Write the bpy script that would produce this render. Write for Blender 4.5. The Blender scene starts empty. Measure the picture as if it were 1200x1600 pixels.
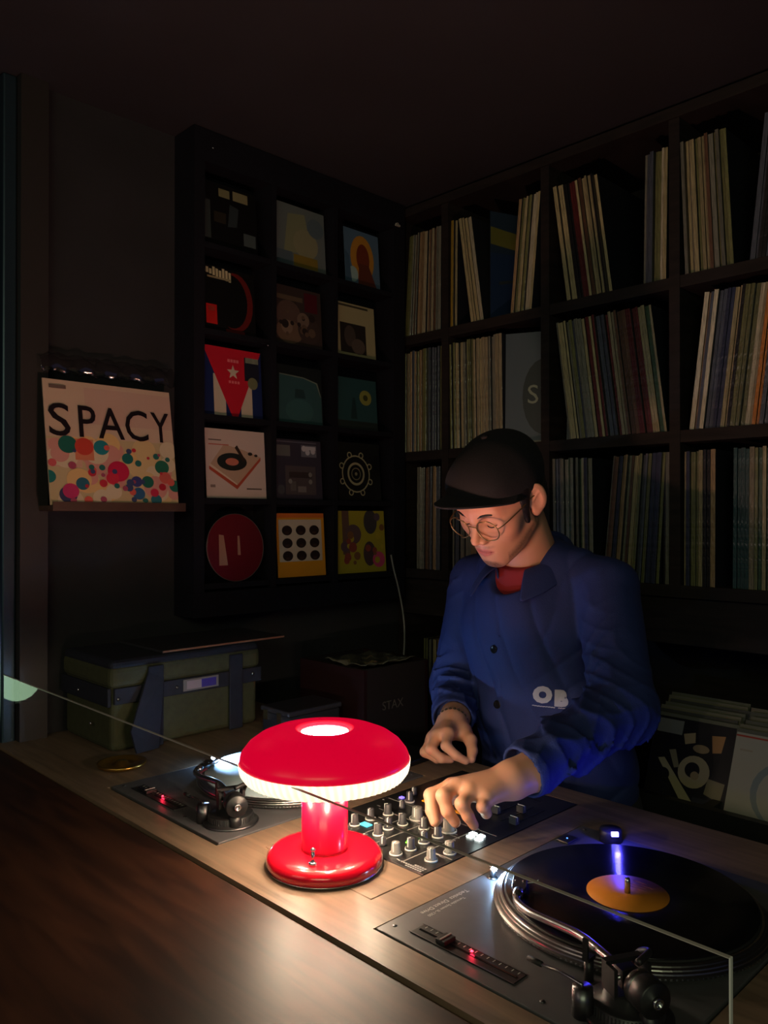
import bpy, math, random
import numpy as np
from mathutils import Matrix, Vector
random.seed(7)
C = bpy.context.scene.collection
PI = math.pi

# ---------------------------------------------------------------- camera, world, lights, exposure
cam_d = bpy.data.cameras.new('camera'); cam = bpy.data.objects.new('camera', cam_d); C.objects.link(cam)
cam_d.sensor_fit = 'HORIZONTAL'; cam_d.sensor_width = 36.0; cam_d.lens = 36.0 * 1253 / 1200
cam_d.clip_start = 0.02
cam.location = (0, 0, 1.45)
cam.rotation_euler = (math.radians(90.35), 0, math.radians(45.6 - 90))
bpy.context.scene.camera = cam
W = bpy.data.worlds.new('world'); bpy.context.scene.world = W; W.use_nodes = True
W.node_tree.nodes['Background'].inputs[0].default_value = (0.35, 0.40, 1.0, 1)
W.node_tree.nodes['Background'].inputs[1].default_value = 0.05
vs = bpy.context.scene.view_settings
vs.view_transform = 'Standard'; vs.look = 'None'; vs.gamma = 1; vs.use_curve_mapping = False; vs.exposure = 0.0

def area(name, loc, target, sx, sy, power, col):
    d = bpy.data.lights.new(name, 'AREA'); d.shape = 'RECTANGLE'; d.size = sx; d.size_y = sy; d.energy = power; d.color = col
    o = bpy.data.objects.new(name, d); C.objects.link(o); o.location = loc
    o.rotation_euler = (Vector(target) - Vector(loc)).to_track_quat('-Z', 'Y').to_euler(); return o
def point(name, loc, power, col, r=0.01, parent=None):
    d = bpy.data.lights.new(name, 'POINT'); d.energy = power; d.color = col; d.shadow_soft_size = r
    o = bpy.data.objects.new(name, d); C.objects.link(o); o.location = loc
    if parent: o.parent = parent
    return o
def spot(name, loc, target, power, col, ang, r=0.004):
    d = bpy.data.lights.new(name, 'SPOT'); d.energy = power; d.color = col; d.spot_size = math.radians(ang); d.spot_blend = 0.6; d.shadow_soft_size = r
    o = bpy.data.objects.new(name, d); C.objects.link(o); o.location = loc
    o.rotation_euler = (Vector(target) - Vector(loc)).to_track_quat('-Z', 'Y').to_euler(); return o
# the bar room behind the photographer: dim warm-green lamps high up, a dim one to the side
area('bar_room_light', (-1.2, -0.9, 2.3), (1.6, 1.2, 1.5), 1.6, 0.8, 16.0, (0.94, 1.0, 0.60))
area('bar_side_light', (-0.9, 1.0, 1.9), (1.0, 1.7, 1.4), 0.8, 0.6, 2.0, (1.0, 0.75, 0.6))

# ---------------------------------------------------------------- helpers
def lin(c):
    return tuple((x / 12.92 if x <= 0.04045 else ((x + 0.055) / 1.055) ** 2.4) for x in c)
MATS = {}
def mat(name, col, rough=0.6, metal=0.0, emit=None, es=0.0, coat=0.0, noise=0.0, nscale=30.0, stretch=(1, 1, 1), bump=0.0, spec=0.5, alpha=None, trans=0.0):
    if name in MATS: return MATS[name]
    m = bpy.data.materials.new(name); m.use_nodes = True; MATS[name] = m
    nt = m.node_tree; b = nt.nodes['Principled BSDF']
    b.inputs['Base Color'].default_value = (*col, 1); b.inputs['Roughness'].default_value = rough; b.inputs['Metallic'].default_value = metal
    b.inputs['Specular IOR Level'].default_value = spec
    b.inputs['Coat Weight'].default_value = coat; b.inputs['Coat Roughness'].default_value = 0.12
    if emit: b.inputs['Emission Color'].default_value = (*emit, 1); b.inputs['Emission Strength'].default_value = es
    if trans: b.inputs['Transmission Weight'].default_value = trans
    if alpha is not None: b.inputs['Alpha'].default_value = alpha
    if noise or bump:
        tc = nt.nodes.new('ShaderNodeTexCoord'); mp = nt.nodes.new('ShaderNodeMapping'); nz = nt.nodes.new('ShaderNodeTexNoise')
        mp.inputs['Scale'].default_value = stretch; nz.inputs['Scale'].default_value = nscale; nz.inputs['Detail'].default_value = 6
        nt.links.new(tc.outputs['Object'], mp.inputs[0]); nt.links.new(mp.outputs[0], nz.inputs['Vector'])
        if noise:
            r = nt.nodes.new('ShaderNodeValToRGB')
            r.color_ramp.elements[0].position = 0.3; r.color_ramp.elements[1].position = 0.7
            r.color_ramp.elements[0].color = (*[c * (1 - noise) for c in col], 1); r.color_ramp.elements[1].color = (*[min(1, c * (1 + noise)) for c in col], 1)
            nt.links.new(nz.outputs[0], r.inputs[0]); nt.links.new(r.outputs[0], b.inputs['Base Color'])
        if bump:
            bp = nt.nodes.new('ShaderNodeBump'); bp.inputs['Strength'].default_value = bump; bp.inputs['Distance'].default_value = 0.002
            nt.links.new(nz.outputs[0], bp.inputs['Height']); nt.links.new(bp.outputs[0], b.inputs['Normal'])
    return m
def srgb(r, g, b): return lin((r / 255, g / 255, b / 255))
def pm(r, g, b, rough=0.45):            # printed paper of an sRGB colour
    return mat('print_%d_%d_%d' % (r, g, b), srgb(r, g, b), rough)

def tag(o, label=None, cat=None, group=None, kind=None):
    if label: o['label'] = label
    if cat: o['category'] = cat
    if group: o['group'] = group
    if kind: o['kind'] = kind
    return o
def empty(name, loc=(0, 0, 0), rz=0.0):
    o = bpy.data.objects.new(name, None); C.objects.link(o); o.location = loc; o.rotation_euler = (0, 0, rz); o.empty_display_size = 0.05; return o

class MB:
    def __init__(s): s.v = []; s.f = []; s.mi = []; s.m = []; s.sm = []
    def _mi(s, m):
        if m not in s.m: s.m.append(m)
        return s.m.index(m)
    def add(s, vs_, fs, m=None, M=None, smooth=False):
        k = len(s.v)
        s.v += [tuple(M @ Vector(p)) if M is not None else tuple(p) for p in vs_]
        i = s._mi(m) if m else 0
        for f in fs: s.f.append([k + q for q in f]); s.mi.append(i); s.sm.append(smooth)
        return s
    def box(s, a, b, m=None, M=None):
        (x0, y0, z0), (x1, y1, z1) = a, b
        vs_ = [(x0, y0, z0), (x1, y0, z0), (x1, y1, z0), (x0, y1, z0), (x0, y0, z1), (x1, y0, z1), (x1, y1, z1), (x0, y1, z1)]
        return s.add(vs_, [(3, 2, 1, 0), (4, 5, 6, 7), (0, 1, 5, 4), (1, 2, 6, 5), (2, 3, 7, 6), (3, 0, 4, 7)], m, M)
    def poly(s, pts, m=None, M=None): return s.add(pts, [tuple(range(len(pts)))], m, M)
    def prism(s, pts, z0, z1, m=None, M=None):
        n = len(pts); vs_ = [(x, y, z0) for x, y in pts] + [(x, y, z1) for x, y in pts]
        fs = [tuple(reversed(range(n))), tuple(range(n, 2 * n))] + [(i, (i + 1) % n, n + (i + 1) % n, n + i) for i in range(n)]
        return s.add(vs_, fs, m, M)
    def lathe(s, prof, c=(0, 0, 0), n=32, m=None, M=None, smooth=True, close=False):
        vs_ = []; fs = []
        for r, z in prof:
            for i in range(n):
                a = 2 * PI * i / n; vs_.append((c[0] + r * math.cos(a), c[1] + r * math.sin(a), c[2] + z))
        k = len(prof)
        for j in range(k if close else k - 1):
            j2 = (j + 1) % k
            for i in range(n):
                i2 = (i + 1) % n; fs.append((j * n + i, j * n + i2, j2 * n + i2, j2 * n + i))
        if not close:
            if prof[0][0] > 1e-6: fs.append(tuple(reversed(range(n))))
            if prof[-1][0] > 1e-6: fs.append(tuple(range((k - 1) * n, k * n)))
        return s.add(vs_, fs, m, M, smooth)
    def cyl(s, c, r, h, n=24, m=None, M=None, r2=None, bev=0.0):
        r2 = r if r2 is None else r2
        p = [(r, 0), (r2, h)] if not bev else [(r - bev, 0), (r, bev), (r2, h - bev), (r2 - bev, h)]
        return s.lathe(p, c, n, m, M, smooth=n > 12)
    def tube(s, pts, r, n=10, m=None, M=None):
        pts = [Vector(p) for p in pts]; rs = r if isinstance(r, (list, tuple)) else [r] * len(pts)
        vs_ = []; fs = []; up = Vector((0.123, 0.2, 1)).normalized()
        for i, p in enumerate(pts):
            t = (pts[min(i + 1, len(pts) - 1)] - pts[max(i - 1, 0)]).normalized()
            a = t.cross(up)
            if a.length < 1e-3: a = t.cross(Vector((1, 0, 0)))
            a.normalize(); b = a.cross(t)
            for k in range(n):
                q = 2 * PI * k / n; vs_.append(tuple(p + a * rs[i] * math.cos(q) + b * rs[i] * math.sin(q)))
        for i in range(len(pts) - 1):
            for k in range(n):
                k2 = (k + 1) % n; fs.append((i * n + k, i * n + k2, (i + 1) * n + k2, (i + 1) * n + k))
        fs.append(tuple(reversed(range(n)))); fs.append(tuple(range((len(pts) - 1) * n, len(pts) * n)))
        return s.add(vs_, fs, m, M, True)
    def mesh(s, name):
        me = bpy.data.meshes.new(name); me.from_pydata(s.v, [], s.f)
        for m in (s.m or [mat('plain_grey', (0.3, 0.3, 0.3))]): me.materials.append(m)
        me.polygons.foreach_set('material_index', s.mi); me.polygons.foreach_set('use_smooth', s.sm); me.update(); return me
    def build(s, name, m=None, parent=None, loc=None, rot=None):
        if m and not s.m: s.m = [m]
        o = bpy.data.objects.new(name, s.mesh(name)); C.objects.link(o)
        if parent: o.parent = parent
        if loc: o.location = loc
        if rot: o.rotation_euler = rot
        return o
def bevel(o, w=0.003, n=2):
    b = o.modifiers.new('bevel', 'BEVEL'); b.width = w; b.segments = n; b.limit_method = 'ANGLE'; b.angle_limit = 0.9; return o
def bez(pts, n=8):                       # Catmull-Rom through the points
    P = [Vector(p) for p in pts]; P = [P[0]] + P + [P[-1]]; out = []
    for i in range(1, len(P) - 2):
        for k in range(n):
            t = k / n; a, b, c, d = P[i - 1], P[i], P[i + 1], P[i + 2]
            out.append(0.5 * ((2 * b) + (c - a) * t + (2 * a - 5 * b + 4 * c - d) * t * t + (3 * b - a - 3 * c + d) * t ** 3))
    out.append(P[-2]); return out
def text_mesh(body, size, m, name='lettering', parent=None, M=None, bold=0.0, ext=0.0003, space=1.0, xs=1.0, align='LEFT'):
    cu = bpy.data.curves.new(name, 'FONT'); cu.body = body; cu.size = size; cu.extrude = ext; cu.offset = bold; cu.space_character = space; cu.align_x = align
    cu.resolution_u = 3
    t = bpy.data.objects.new('t', cu); C.objects.link(t); bpy.context.view_layer.update()
    me = bpy.data.meshes.new_from_object(t.evaluated_get(bpy.context.evaluated_depsgraph_get())); bpy.data.objects.remove(t); bpy.data.curves.remove(cu)
    me.name = name; me.materials.clear(); me.materials.append(m)
    me.transform((M if M is not None else Matrix()) @ Matrix.Diagonal((xs, 1, 1, 1)))
    o = bpy.data.objects.new(name, me); C.objects.link(o)
    if parent: o.parent = parent
    return o

# ---------------------------------------------------------------- materials
def wood_mat(name, c1, c2, rough, stretch, scale=6.0, bump=0.15, coat=0.0):
    m = mat(name, c1, rough, coat=coat); nt = m.node_tree; b = nt.nodes['Principled BSDF']
    tc = nt.nodes.new('ShaderNodeTexCoord'); mp = nt.nodes.new('ShaderNodeMapping'); mp.inputs['Scale'].default_value = stretch
    n1 = nt.nodes.new('ShaderNodeTexNoise'); n1.inputs['Scale'].default_value = scale; n1.inputs['Detail'].default_value = 8; n1.inputs['Distortion'].default_value = 0.6
    r = nt.nodes.new('ShaderNodeValToRGB'); r.color_ramp.elements[0].position = 0.35; r.color_ramp.elements[1].position = 0.68
    r.color_ramp.elements[0].color = (*c1, 1); r.color_ramp.elements[1].color = (*c2, 1)
    nt.links.new(tc.outputs['Object'], mp.inputs[0]); nt.links.new(mp.outputs[0], n1.inputs['Vector']); nt.links.new(n1.outputs[0], r.inputs[0]); nt.links.new(r.outputs[0], b.inputs['Base Color'])
    bp = nt.nodes.new('ShaderNodeBump'); bp.inputs['Strength'].default_value = bump; bp.inputs['Distance'].default_value = 0.001
    nt.links.new(n1.outputs[0], bp.inputs['Height']); nt.links.new(bp.outputs[0], b.inputs['Normal'])
    return m
M_wall = mat('dark_plaster', (0.013, 0.0125, 0.015), 0.85, noise=0.25, nscale=5, bump=0.1)
M_ceil = mat('dark_ceiling', (0.013, 0.0125, 0.016), 0.9, noise=0.15, nscale=3)
M_floor = wood_mat('dark_floor', (0.03, 0.02, 0.015), (0.05, 0.035, 0.025), 0.5, (1, 8, 1))
M_shelf = wood_mat('dark_shelf_wood', (0.010, 0.0075, 0.007), (0.019, 0.014, 0.012), 0.65, (1, 1, 8), 8)
MATS['dark_shelf_wood'].node_tree.nodes['Principled BSDF'].inputs['Specular IOR Level'].default_value = 0.25
M_rack = mat('black_rack', (0.0045, 0.0045, 0.008), 0.75, noise=0.2, nscale=8, spec=0.2)
M_desk = wood_mat('brown_oak', srgb(104, 86, 70), srgb(130, 108, 88), 0.42, (14, 1, 1), 5, 0.1)
M_bar = wood_mat('dark_varnished_wood', srgb(42, 22, 16), srgb(70, 40, 26), 0.47, (10, 1.2, 1), 4, 0.03, coat=0.0)
M_blk = mat('black_plastic', (0.012, 0.012, 0.013), 0.4)
M_blkg = mat('glossy_black', (0.008, 0.008, 0.009), 0.12)
M_chrome = mat('brushed_steel', (0.55, 0.55, 0.57), 0.25, 1.0)
M_dsteel = mat('dark_steel', (0.18, 0.18, 0.19), 0.35, 1.0)
M_white = mat('white_paint', (0.75, 0.74, 0.7), 0.5)
M_rubber = mat('black_rubber', (0.01, 0.01, 0.01), 0.7)

def glass(name, col, rough, rmix):
    m = bpy.data.materials.new(name); m.use_nodes = True; nt = m.node_tree; nt.nodes.clear(); MATS[name] = m
    o = nt.nodes.new('ShaderNodeOutputMaterial'); t = nt.nodes.new('ShaderNodeBsdfTransparent'); g = nt.nodes.new('ShaderNodeBsdfGlossy'); mx = nt.nodes.new('ShaderNodeMixShader'); fr = nt.nodes.new('ShaderNodeFresnel')
    t.inputs[0].default_value = (*col, 1); g.inputs['Roughness'].default_value = rough; fr.inputs[0].default_value = rmix
    ge = nt.nodes.new('ShaderNodeNewGeometry'); inv = nt.nodes.new('ShaderNodeMath'); inv.operation = 'SUBTRACT'; inv.inputs[0].default_value = 1.0; mu = nt.nodes.new('ShaderNodeMath'); mu.operation = 'MULTIPLY'
    nt.links.new(ge.outputs['Backfacing'], inv.inputs[1]); nt.links.new(inv.outputs[0], mu.inputs[0]); nt.links.new(fr.outputs[0], mu.inputs[1]); nt.links.new(mu.outputs[0], mx.inputs[0]); nt.links.new(t.outputs[0], mx.inputs[1]); nt.links.new(g.outputs[0], mx.inputs[2]); nt.links.new(mx.outputs[0], o.inputs[0]); return m
M_acr = glass('clear_acrylic', (0.97, 0.98, 0.98), 0.02, 1.25)
M_film = glass('clear_plastic_film', (0.93, 0.93, 0.93), 0.12, 1.35)
M_hood = glass('wrinkled_clear_film', (0.90, 0.91, 0.92), 0.10, 2.6)

# ---------------------------------------------------------------- setting
def struct(name, mb, m=None, label=None):
    o = mb.build(name, m); o['kind'] = 'structure'
    return o
struct('floor', MB().box((-3, -3, -0.05), (2.2, 5, 0)), M_floor)
struct('ceiling', MB().box((-3, -3, 2.42), (2.2, 5, 2.5)), M_ceil)
struct('wall_right', MB().box((2.13, -3, 0), (2.2, 5, 2.42)), M_wall)
struct('wall_left', MB().box((0.69, 1.83, 0), (2.13, 1.9, 2.42)), M_wall)
struct('wall_back', MB().box((-3, 4.9, 0), (2.13, 5, 2.42)), M_wall)
struct('trim_1', MB().box((0.655, 1.80, 0), (0.715, 1.92, 2.42)), mat('dark_trim', (0.020, 0.017, 0.016), 0.5))
bevel(struct('trim_2', MB().box((0.625, 1.822, 0), (0.6545, 1.90, 2.42)), mat('blue_lit_trim', (0.03, 0.055, 0.075), 0.35, 0.6)), 0.004)  # bluish light on the frame edge is put into the metal colour

# ---------------------------------------------------------------- bar counter and booth desk
bc = empty('bar_counter', (0, 0, 0)); tag(bc, 'glossy dark red-brown wooden bar counter nearest the viewer, catching the lamp glow', 'counter')
bevel(MB().box((-0.25, -0.9, 0.917), (0.610, 2.2, 0.957)).build('counter_top', M_bar, bc), 0.003)
MB().box((0.0, -0.9, 0.0), (0.585, 2.2, 0.917)).build('front_panel', mat('dark_counter_body', (0.02, 0.013, 0.01), 0.6), bc)

dk = empty('booth_desk', (0, 0, 0)); tag(dk, 'brown oak booth desk with cut-outs holding the two turntables and mixer', 'desk')
X0, X1, YA, YB = 0.6145, 1.25, -0.35, 1.828
holes = [(0.660, 1.116, 0.336, 0.693), (0.660, 1.121, 1.031, 1.390)]           # right and left deck wells
mixhole = (0.8055, 1.1965, 0.7465, 1.0065)
ins = (0.708, 0.8055, 0.7465, 0.9765)                                            # lift-out panel under the lamp
def slab_with_holes(mb, x0, x1, y0, y1, hs, z0, z1, m=None):
    xs = sorted({x0, x1, *[v for h in hs for v in h[:2]]}); ys = sorted({y0, y1, *[v for h in hs for v in h[2:]]})
    for i in range(len(xs) - 1):
        cx = (xs[i] + xs[i + 1]) / 2; run = None
        for j in range(len(ys) - 1):
            cy = (ys[j] + ys[j + 1]) / 2
            inh = any(h[0] < cx < h[1] and h[2] < cy < h[3] for h in hs)
            if not inh and run is None: run = ys[j]
            if (inh or j == len(ys) - 2) and run is not None:
                mb.box((xs[i], run, z0), (xs[i + 1], ys[j] if inh else ys[j + 1], z1), m); run = None
    return mb
slab_with_holes(MB(), X0, X1, YA, YB, holes + [mixhole, ins], 0.93, 0.96).build('worktop', M_desk, dk)
g = 0.0012
bevel(MB().box((ins[0] + g, ins[2] + g, 0.935), (ins[1] - g, ins[3] - g, 0.9605)).build('lift_out_panel', M_desk, dk), 0.0008, 1)
MB().box((X0, YA, 0.86), (X1, YB, 0.875)).build('under_shelf', M_blk, dk)
MB().box((X0, YA, 0.0), (X0 + 0.02, YB, 0.93)).build('front_board', M_blk, dk)
for y in (YA, 0.71, 1.0, YB - 0.02):
    MB().box((X0 + 0.0201, y, 0.0), (X1 - 0.03, y + 0.018, 0.86)).build('upright', M_blk, dk)

# acrylic guard on the desk's front edge
ag = MB().box((0.628, 0.259, 0.9603), (0.632, 1.825, 1.107)).build('acrylic_guard', M_acr)
tag(ag, 'clear acrylic guard sheet standing along the front edge of the booth desk', 'screen')
MB().box((0.6279, 0.259, 1.107), (0.6321, 1.825, 1.1078)).build('top_edge', mat('polished_acrylic_edge', (0.55, 0.5, 0.45), 0.25, emit=(0.5, 0.42, 0.35), es=0.0), ag)
MB().box((0.6279, 0.2575, 0.9603), (0.6321, 0.2588, 1.1078)).build('side_edge', mat('bright_acrylic_edge', (0.85, 0.85, 0.8), 0.3), ag)
# ---------------------------------------------------------------- record shelf
sh = empty('record_shelf', (1.8, 0, 0)); tag(sh, 'tall dark wooden record shelf of square cells covering the right wall', 'shelf')
SX0, SX1 = 1.80, 2.125
UP = [(0.4945, 0.518), (0.852, 0.878), (1.212, 1.238), (1.566, 1.592), (1.766, 1.792)]
ROWZ = [2.014, 1.652, 1.290]
def sbox(a, b, nm): MB().box((a[0] - 1.8, a[1], a[2]), (b[0] - 1.8, b[1], b[2])).build(nm, M_shelf, sh)
for a, b in UP: sbox((SX0, a, 1.262), (SX1, b, 2.385), 'upright')
for k in range(len(UP) - 1):
    ya, yb = UP[k][1], UP[k + 1][0]
    for z in ROWZ: sbox((SX0 + 0.002, ya, z - 0.028), (SX1, yb, z), 'shelf_board')
sbox((SX0 - 0.004, 0.4945, 2.3852), (SX1, 1.792, 2.4118), 'top_board')
sbox((SX1, 0.4945, 0.0), (SX1 + 0.004, 1.792, 2.385), 'back_panel')
sbox((SX0 + 0.02, 0.4945, 1.15), (SX1, 1.792, 1.2618), 'lower_rail')
sbox((SX0 + 0.02, 0.4945, 0.0), (SX1, 0.518, 1.1498), 'support')
sbox((SX0 + 0.02, 1.77, 0.0), (SX1, 1.792, 1.1498), 'support')

SP = dict(cream=(150, 140, 104), grey=(104, 104, 92), olive=(98, 100, 62), tan=(132, 110, 80), brown=(84, 60, 44), navy=(38, 44, 66), black=(20, 20, 20),
          white=(172, 166, 142), maroon=(80, 28, 28), yellow=(150, 124, 44), green=(46, 70, 48), red=(120, 34, 30), slate=(66, 72, 84), orange=(160, 100, 38), beige=(134, 124, 98), teal=(36, 66, 66))
ORD = ['first', 'second', 'third', 'fourth', 'fifth', 'sixth', 'seventh', 'eighth', 'ninth', 'tenth', 'eleventh', 'twelfth', 'thirteenth', 'fourteenth', 'fifteenth', 'sixteenth', 'seventeenth', 'eighteenth', 'nineteenth', 'twentieth']
TENS = {20: 'twenty', 30: 'thirty', 40: 'forty', 50: 'fifty'}
def ordinal(i):
    if i < 20: return ORD[i]
    t, u = divmod(i + 1, 10)
    return TENS[t * 10] + '-' + ORD[u - 1] if u else {3: 'thirtieth', 4: 'fortieth', 5: 'fiftieth'}[t]
def spine_mat(k):
    nm = 'spine_' + k
    if nm in MATS: return MATS[nm]
    c = srgb(*SP[k]); m = mat(nm, c, 0.45, coat=1.0 if k in ('grey', 'green', 'cream', 'olive') else 0.5); nt = m.node_tree; b = nt.nodes['Principled BSDF']
    tc = nt.nodes.new('ShaderNodeTexCoord'); mp = nt.nodes.new('ShaderNodeMapping'); mp.inputs['Scale'].default_value = (40, 700, 30)
    oi = nt.nodes.new('ShaderNodeObjectInfo'); va = nt.nodes.new('ShaderNodeVectorMath'); va.operation = 'ADD'
    nz = nt.nodes.new('ShaderNodeTexNoise'); nz.inputs['Scale'].default_value = 1.0; nz.inputs['Detail'].default_value = 4
    r = nt.nodes.new('ShaderNodeValToRGB'); r.color_ramp.elements[0].position = 0.32; r.color_ramp.elements[1].position = 0.62
    r.color_ramp.elements[0].color = (*[v * 0.45 for v in c], 1); r.color_ramp.elements[1].color = (*[min(1, v * 1.25) for v in c], 1)
    nt.links.new(tc.outputs['Object'], mp.inputs[0]); nt.links.new(mp.outputs[0], va.inputs[0]); nt.links.new(oi.outputs['Random'], va.inputs[1]); nt.links.new(va.outputs[0], nz.inputs['Vector'])
    nt.links.new(nz.outputs[0], r.inputs[0])
    hv = nt.nodes.new('ShaderNodeHueSaturation'); mr = nt.nodes.new('ShaderNodeMapRange'); mr.inputs['To Min'].default_value = 0.75; mr.inputs['To Max'].default_value = 1.3
    nt.links.new(oi.outputs['Random'], mr.inputs[0]); nt.links.new(mr.outputs[0], hv.inputs['Value']); nt.links.new(r.outputs[0], hv.inputs['Color']); nt.links.new(hv.outputs[0], b.inputs['Base Color'])
    n2 = nt.nodes.new('ShaderNodeTexNoise'); n2.inputs['Scale'].default_value = 60; n2.inputs['Detail'].default_value = 3
    nt.links.new(tc.outputs['Object'], n2.inputs['Vector']); bp = nt.nodes.new('ShaderNodeBump'); bp.inputs['Strength'].default_value = 0.8; bp.inputs['Distance'].default_value = 0.003
    nt.links.new(n2.outputs[0], bp.inputs['Height']); nt.links.new(bp.outputs[0], b.inputs['Coat Normal']); nt.links.new(bp.outputs[0], b.inputs['Normal'])
    return m
RM = {}
def rec_mesh(t):
    if t not in RM:
        h, d = 0.313, 0.312
        me = bevel_box_mesh('record_%d' % round(t * 1e4), d, t, h); me.materials.append(spine_mat('cream')); me.materials.append(mat('dark_sleeve_side', (0.012, 0.014, 0.02), 0.4))
        me.polygons.foreach_set('material_index', [1 if abs(p.normal.y) > 0.9 else 0 for p in me.polygons]); RM[t] = me
    return RM[t]
def bevel_box_mesh(name, d, t, h):
    c = min(0.0007, t * 0.2)           # chamfered spine edges
    pts = [(c, 0), (0, c), (0, t - c), (c, t), (d, t), (d, 0)]
    mb = MB().prism([(x, y) for x, y in pts][::-1], 0, h); me = bpy.data.meshes.new(name); me.from_pydata(mb.v, [], mb.f); return me
def records(y_left, y_right, z, lean, cols, where, group, n=None, x=1.803, lean2=None, tmin=4, tmax=8):
    """spines from y_left down to y_right (image left to right); lean>0: tops towards -y"""
    seq = []; tot = 0; room = (y_left - y_right)
    i = 0
    while True:
        t = random.choice([0.006, 0.007, 0.008, 0.0095, 0.011])
        if tmin > 6: t = random.choice([0.008, 0.010, 0.012])
        step = t / math.cos(math.radians(lean)) + 0.0004
        if tot + step > room or (n and i >= n): break
        seq.append((t, tot)); tot += step; i += 1
    N = len(seq)
    for i, (t, off) in enumerate(seq):
        k = cols[int(i * len(cols) / N)] if not isinstance(cols[0], tuple) else None
        if random.random() < 0.28: k = random.choice(cols)
        th = math.radians(lean if lean2 is None else lean + (lean2 - lean) * i / max(1, N - 1))
        o = bpy.data.objects.new('record', rec_mesh(t)); C.objects.link(o)
        o.material_slots[0].link = 'OBJECT'; o.material_slots[0].material = spine_mat(k)
        yl = y_left - off                       # bottom, left side of this record
        # local: y 0..t, z 0..h ; rotate about x: tops to -y means rotation +th about x
        c, s_ = math.cos(th), math.sin(th)
        ys = yl - t * c if th >= 0 else yl - t * c
        low = min(0, t * s_)
        o.rotation_euler = (th, 0, 0); o.location = (x + random.uniform(-0.001, 0.012), ys, z - low + 0.0003)
        o.scale = (1, 1, random.choice([1, 0.995, 0.99, 1.003]))
        tag(o, '%s spine, %s from left, %s' % (k, ordinal(i), where), 'record', group)
    return N
mixg = ['cream', 'grey', 'tan', 'olive', 'grey', 'cream', 'slate', 'beige']
R1, R2, R3 = ROWZ
NREC = 0
NREC += records(1.758, 1.597, R1, 4.0, ['olive', 'grey', 'tan', 'beige', 'brown', 'grey'], 'in the top corner cell', 'records in the top corner cell', lean2=0.5)
NREC += records(1.764, 1.597, R2, 0.3, ['beige', 'tan', 'tan', 'olive', 'slate', 'slate'], 'in the middle corner cell', 'records in the middle corner cell')
NREC += records(1.705, 1.597, R3, 0.5, ['grey', 'brown', 'tan', 'slate'], 'in the bottom corner cell', 'records in the bottom corner cell')
NREC += records(1.560, 1.537, R1, 0.5, ['yellow', 'cream', 'brown'], 'standing upright in top cell above cap', 'upright records at left of the top cell above the cap', n=3)
NREC += records(1.481, 1.429, R1, -8.5, ['white', 'cream', 'cream', 'grey'], 'leaning left in top cell above cap', 'records leaning left in the top cell above the cap', tmin=8)
NREC += records(1.345, 1.262, R1, 5.5, ['tan', 'cream', 'olive', 'white', 'cream'], 'leaning right in top cell above cap', 'records leaning right in the top cell above the cap')
NREC += records(1.562, 1.368, R2, -0.8, ['olive', 'cream', 'grey', 'olive', 'cream', 'beige', 'grey', 'beige'], 'in the cell just above the black cap', 'records in the cell just above the black cap')
NREC += records(1.562, 1.400, R3, 0.2, ['slate', 'grey', 'tan', 'brown'], 'left behind the black cap', 'records beside the cap in the bottom row')
NREC += records(1.159, 1.026, R1, -8.0, ['cream', 'olive', 'maroon', 'brown', 'cream', 'black'], 'leaning left in top cell right of cap', 'records leaning left in the top cell right of the cap')
NREC += records(0.948, 0.882, R1, 1.0, ['grey', 'slate', 'olive', 'white', 'cream'], 'upright at right of same top cell', 'upright records in the top cell right of the cap')
NREC += records(1.157, 0.884, R2, -7.5, ['cream', 'olive', 'slate', 'grey', 'cream', 'maroon', 'slate', 'grey', 'beige', 'brown', 'maroon', 'maroon', 'cream', 'green'], 'leaning left in middle cell right of cap', 'records leaning left in the middle cell right of the cap')
NREC += records(1.208, 1.085, R3, -0.8, ['grey', 'slate', 'green', 'grey', 'white', 'navy'], 'behind the left shoulder in bottom row', 'records just behind the shoulder in the bottom row')
NREC += records(1.060, 0.905, R3, 5.5, ['grey', 'brown', 'tan', 'brown', 'cream', 'olive', 'slate', 'navy', 'slate'], 'leaning right above the blue shoulder', 'records leaning right above the blue shoulder', lean2=3.5)
NREC += records(0.900, 0.880, R3, 0.5, ['black', 'grey', 'cream'], 'upright beside the shelf upright above shoulder', 'upright records beside the shelf upright')
NREC += records(0.840, 0.724, R1, -2.2, ['grey', 'grey', 'olive', 'cream', 'brown', 'navy', 'olive', 'cream'], 'in the rightmost top cell, left side', 'records at the left of the rightmost top cell', lean2=-3.2)
NREC += records(0.695, 0.560, R1, 6.0, ['black', 'slate', 'brown', 'grey'], 'at right edge of rightmost top cell', 'records leaning right in the rightmost top cell')
NREC += records(0.834, 0.560, R2, 6.8, ['maroon', 'white', 'slate', 'navy', 'cream', 'black', 'olive', 'tan', 'orange', 'slate', 'beige', 'tan', 'red', 'maroon', 'beige', 'cream'], 'leaning right in rightmost middle cell', 'records in the rightmost middle cell')
NREC += records(0.848, 0.775, R3, 0.4, ['navy', 'olive', 'cream', 'black', 'tan'], 'at left of rightmost bottom cell', 'records at the left of the rightmost bottom cell')
NREC += records(0.736, 0.535, R3, 0.6, ['teal', 'olive', 'green', 'cream', 'grey', 'beige', 'olive', 'grey'], 'at right of rightmost bottom cell', 'records at the right of the rightmost bottom cell')
print('records', NREC)

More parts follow.
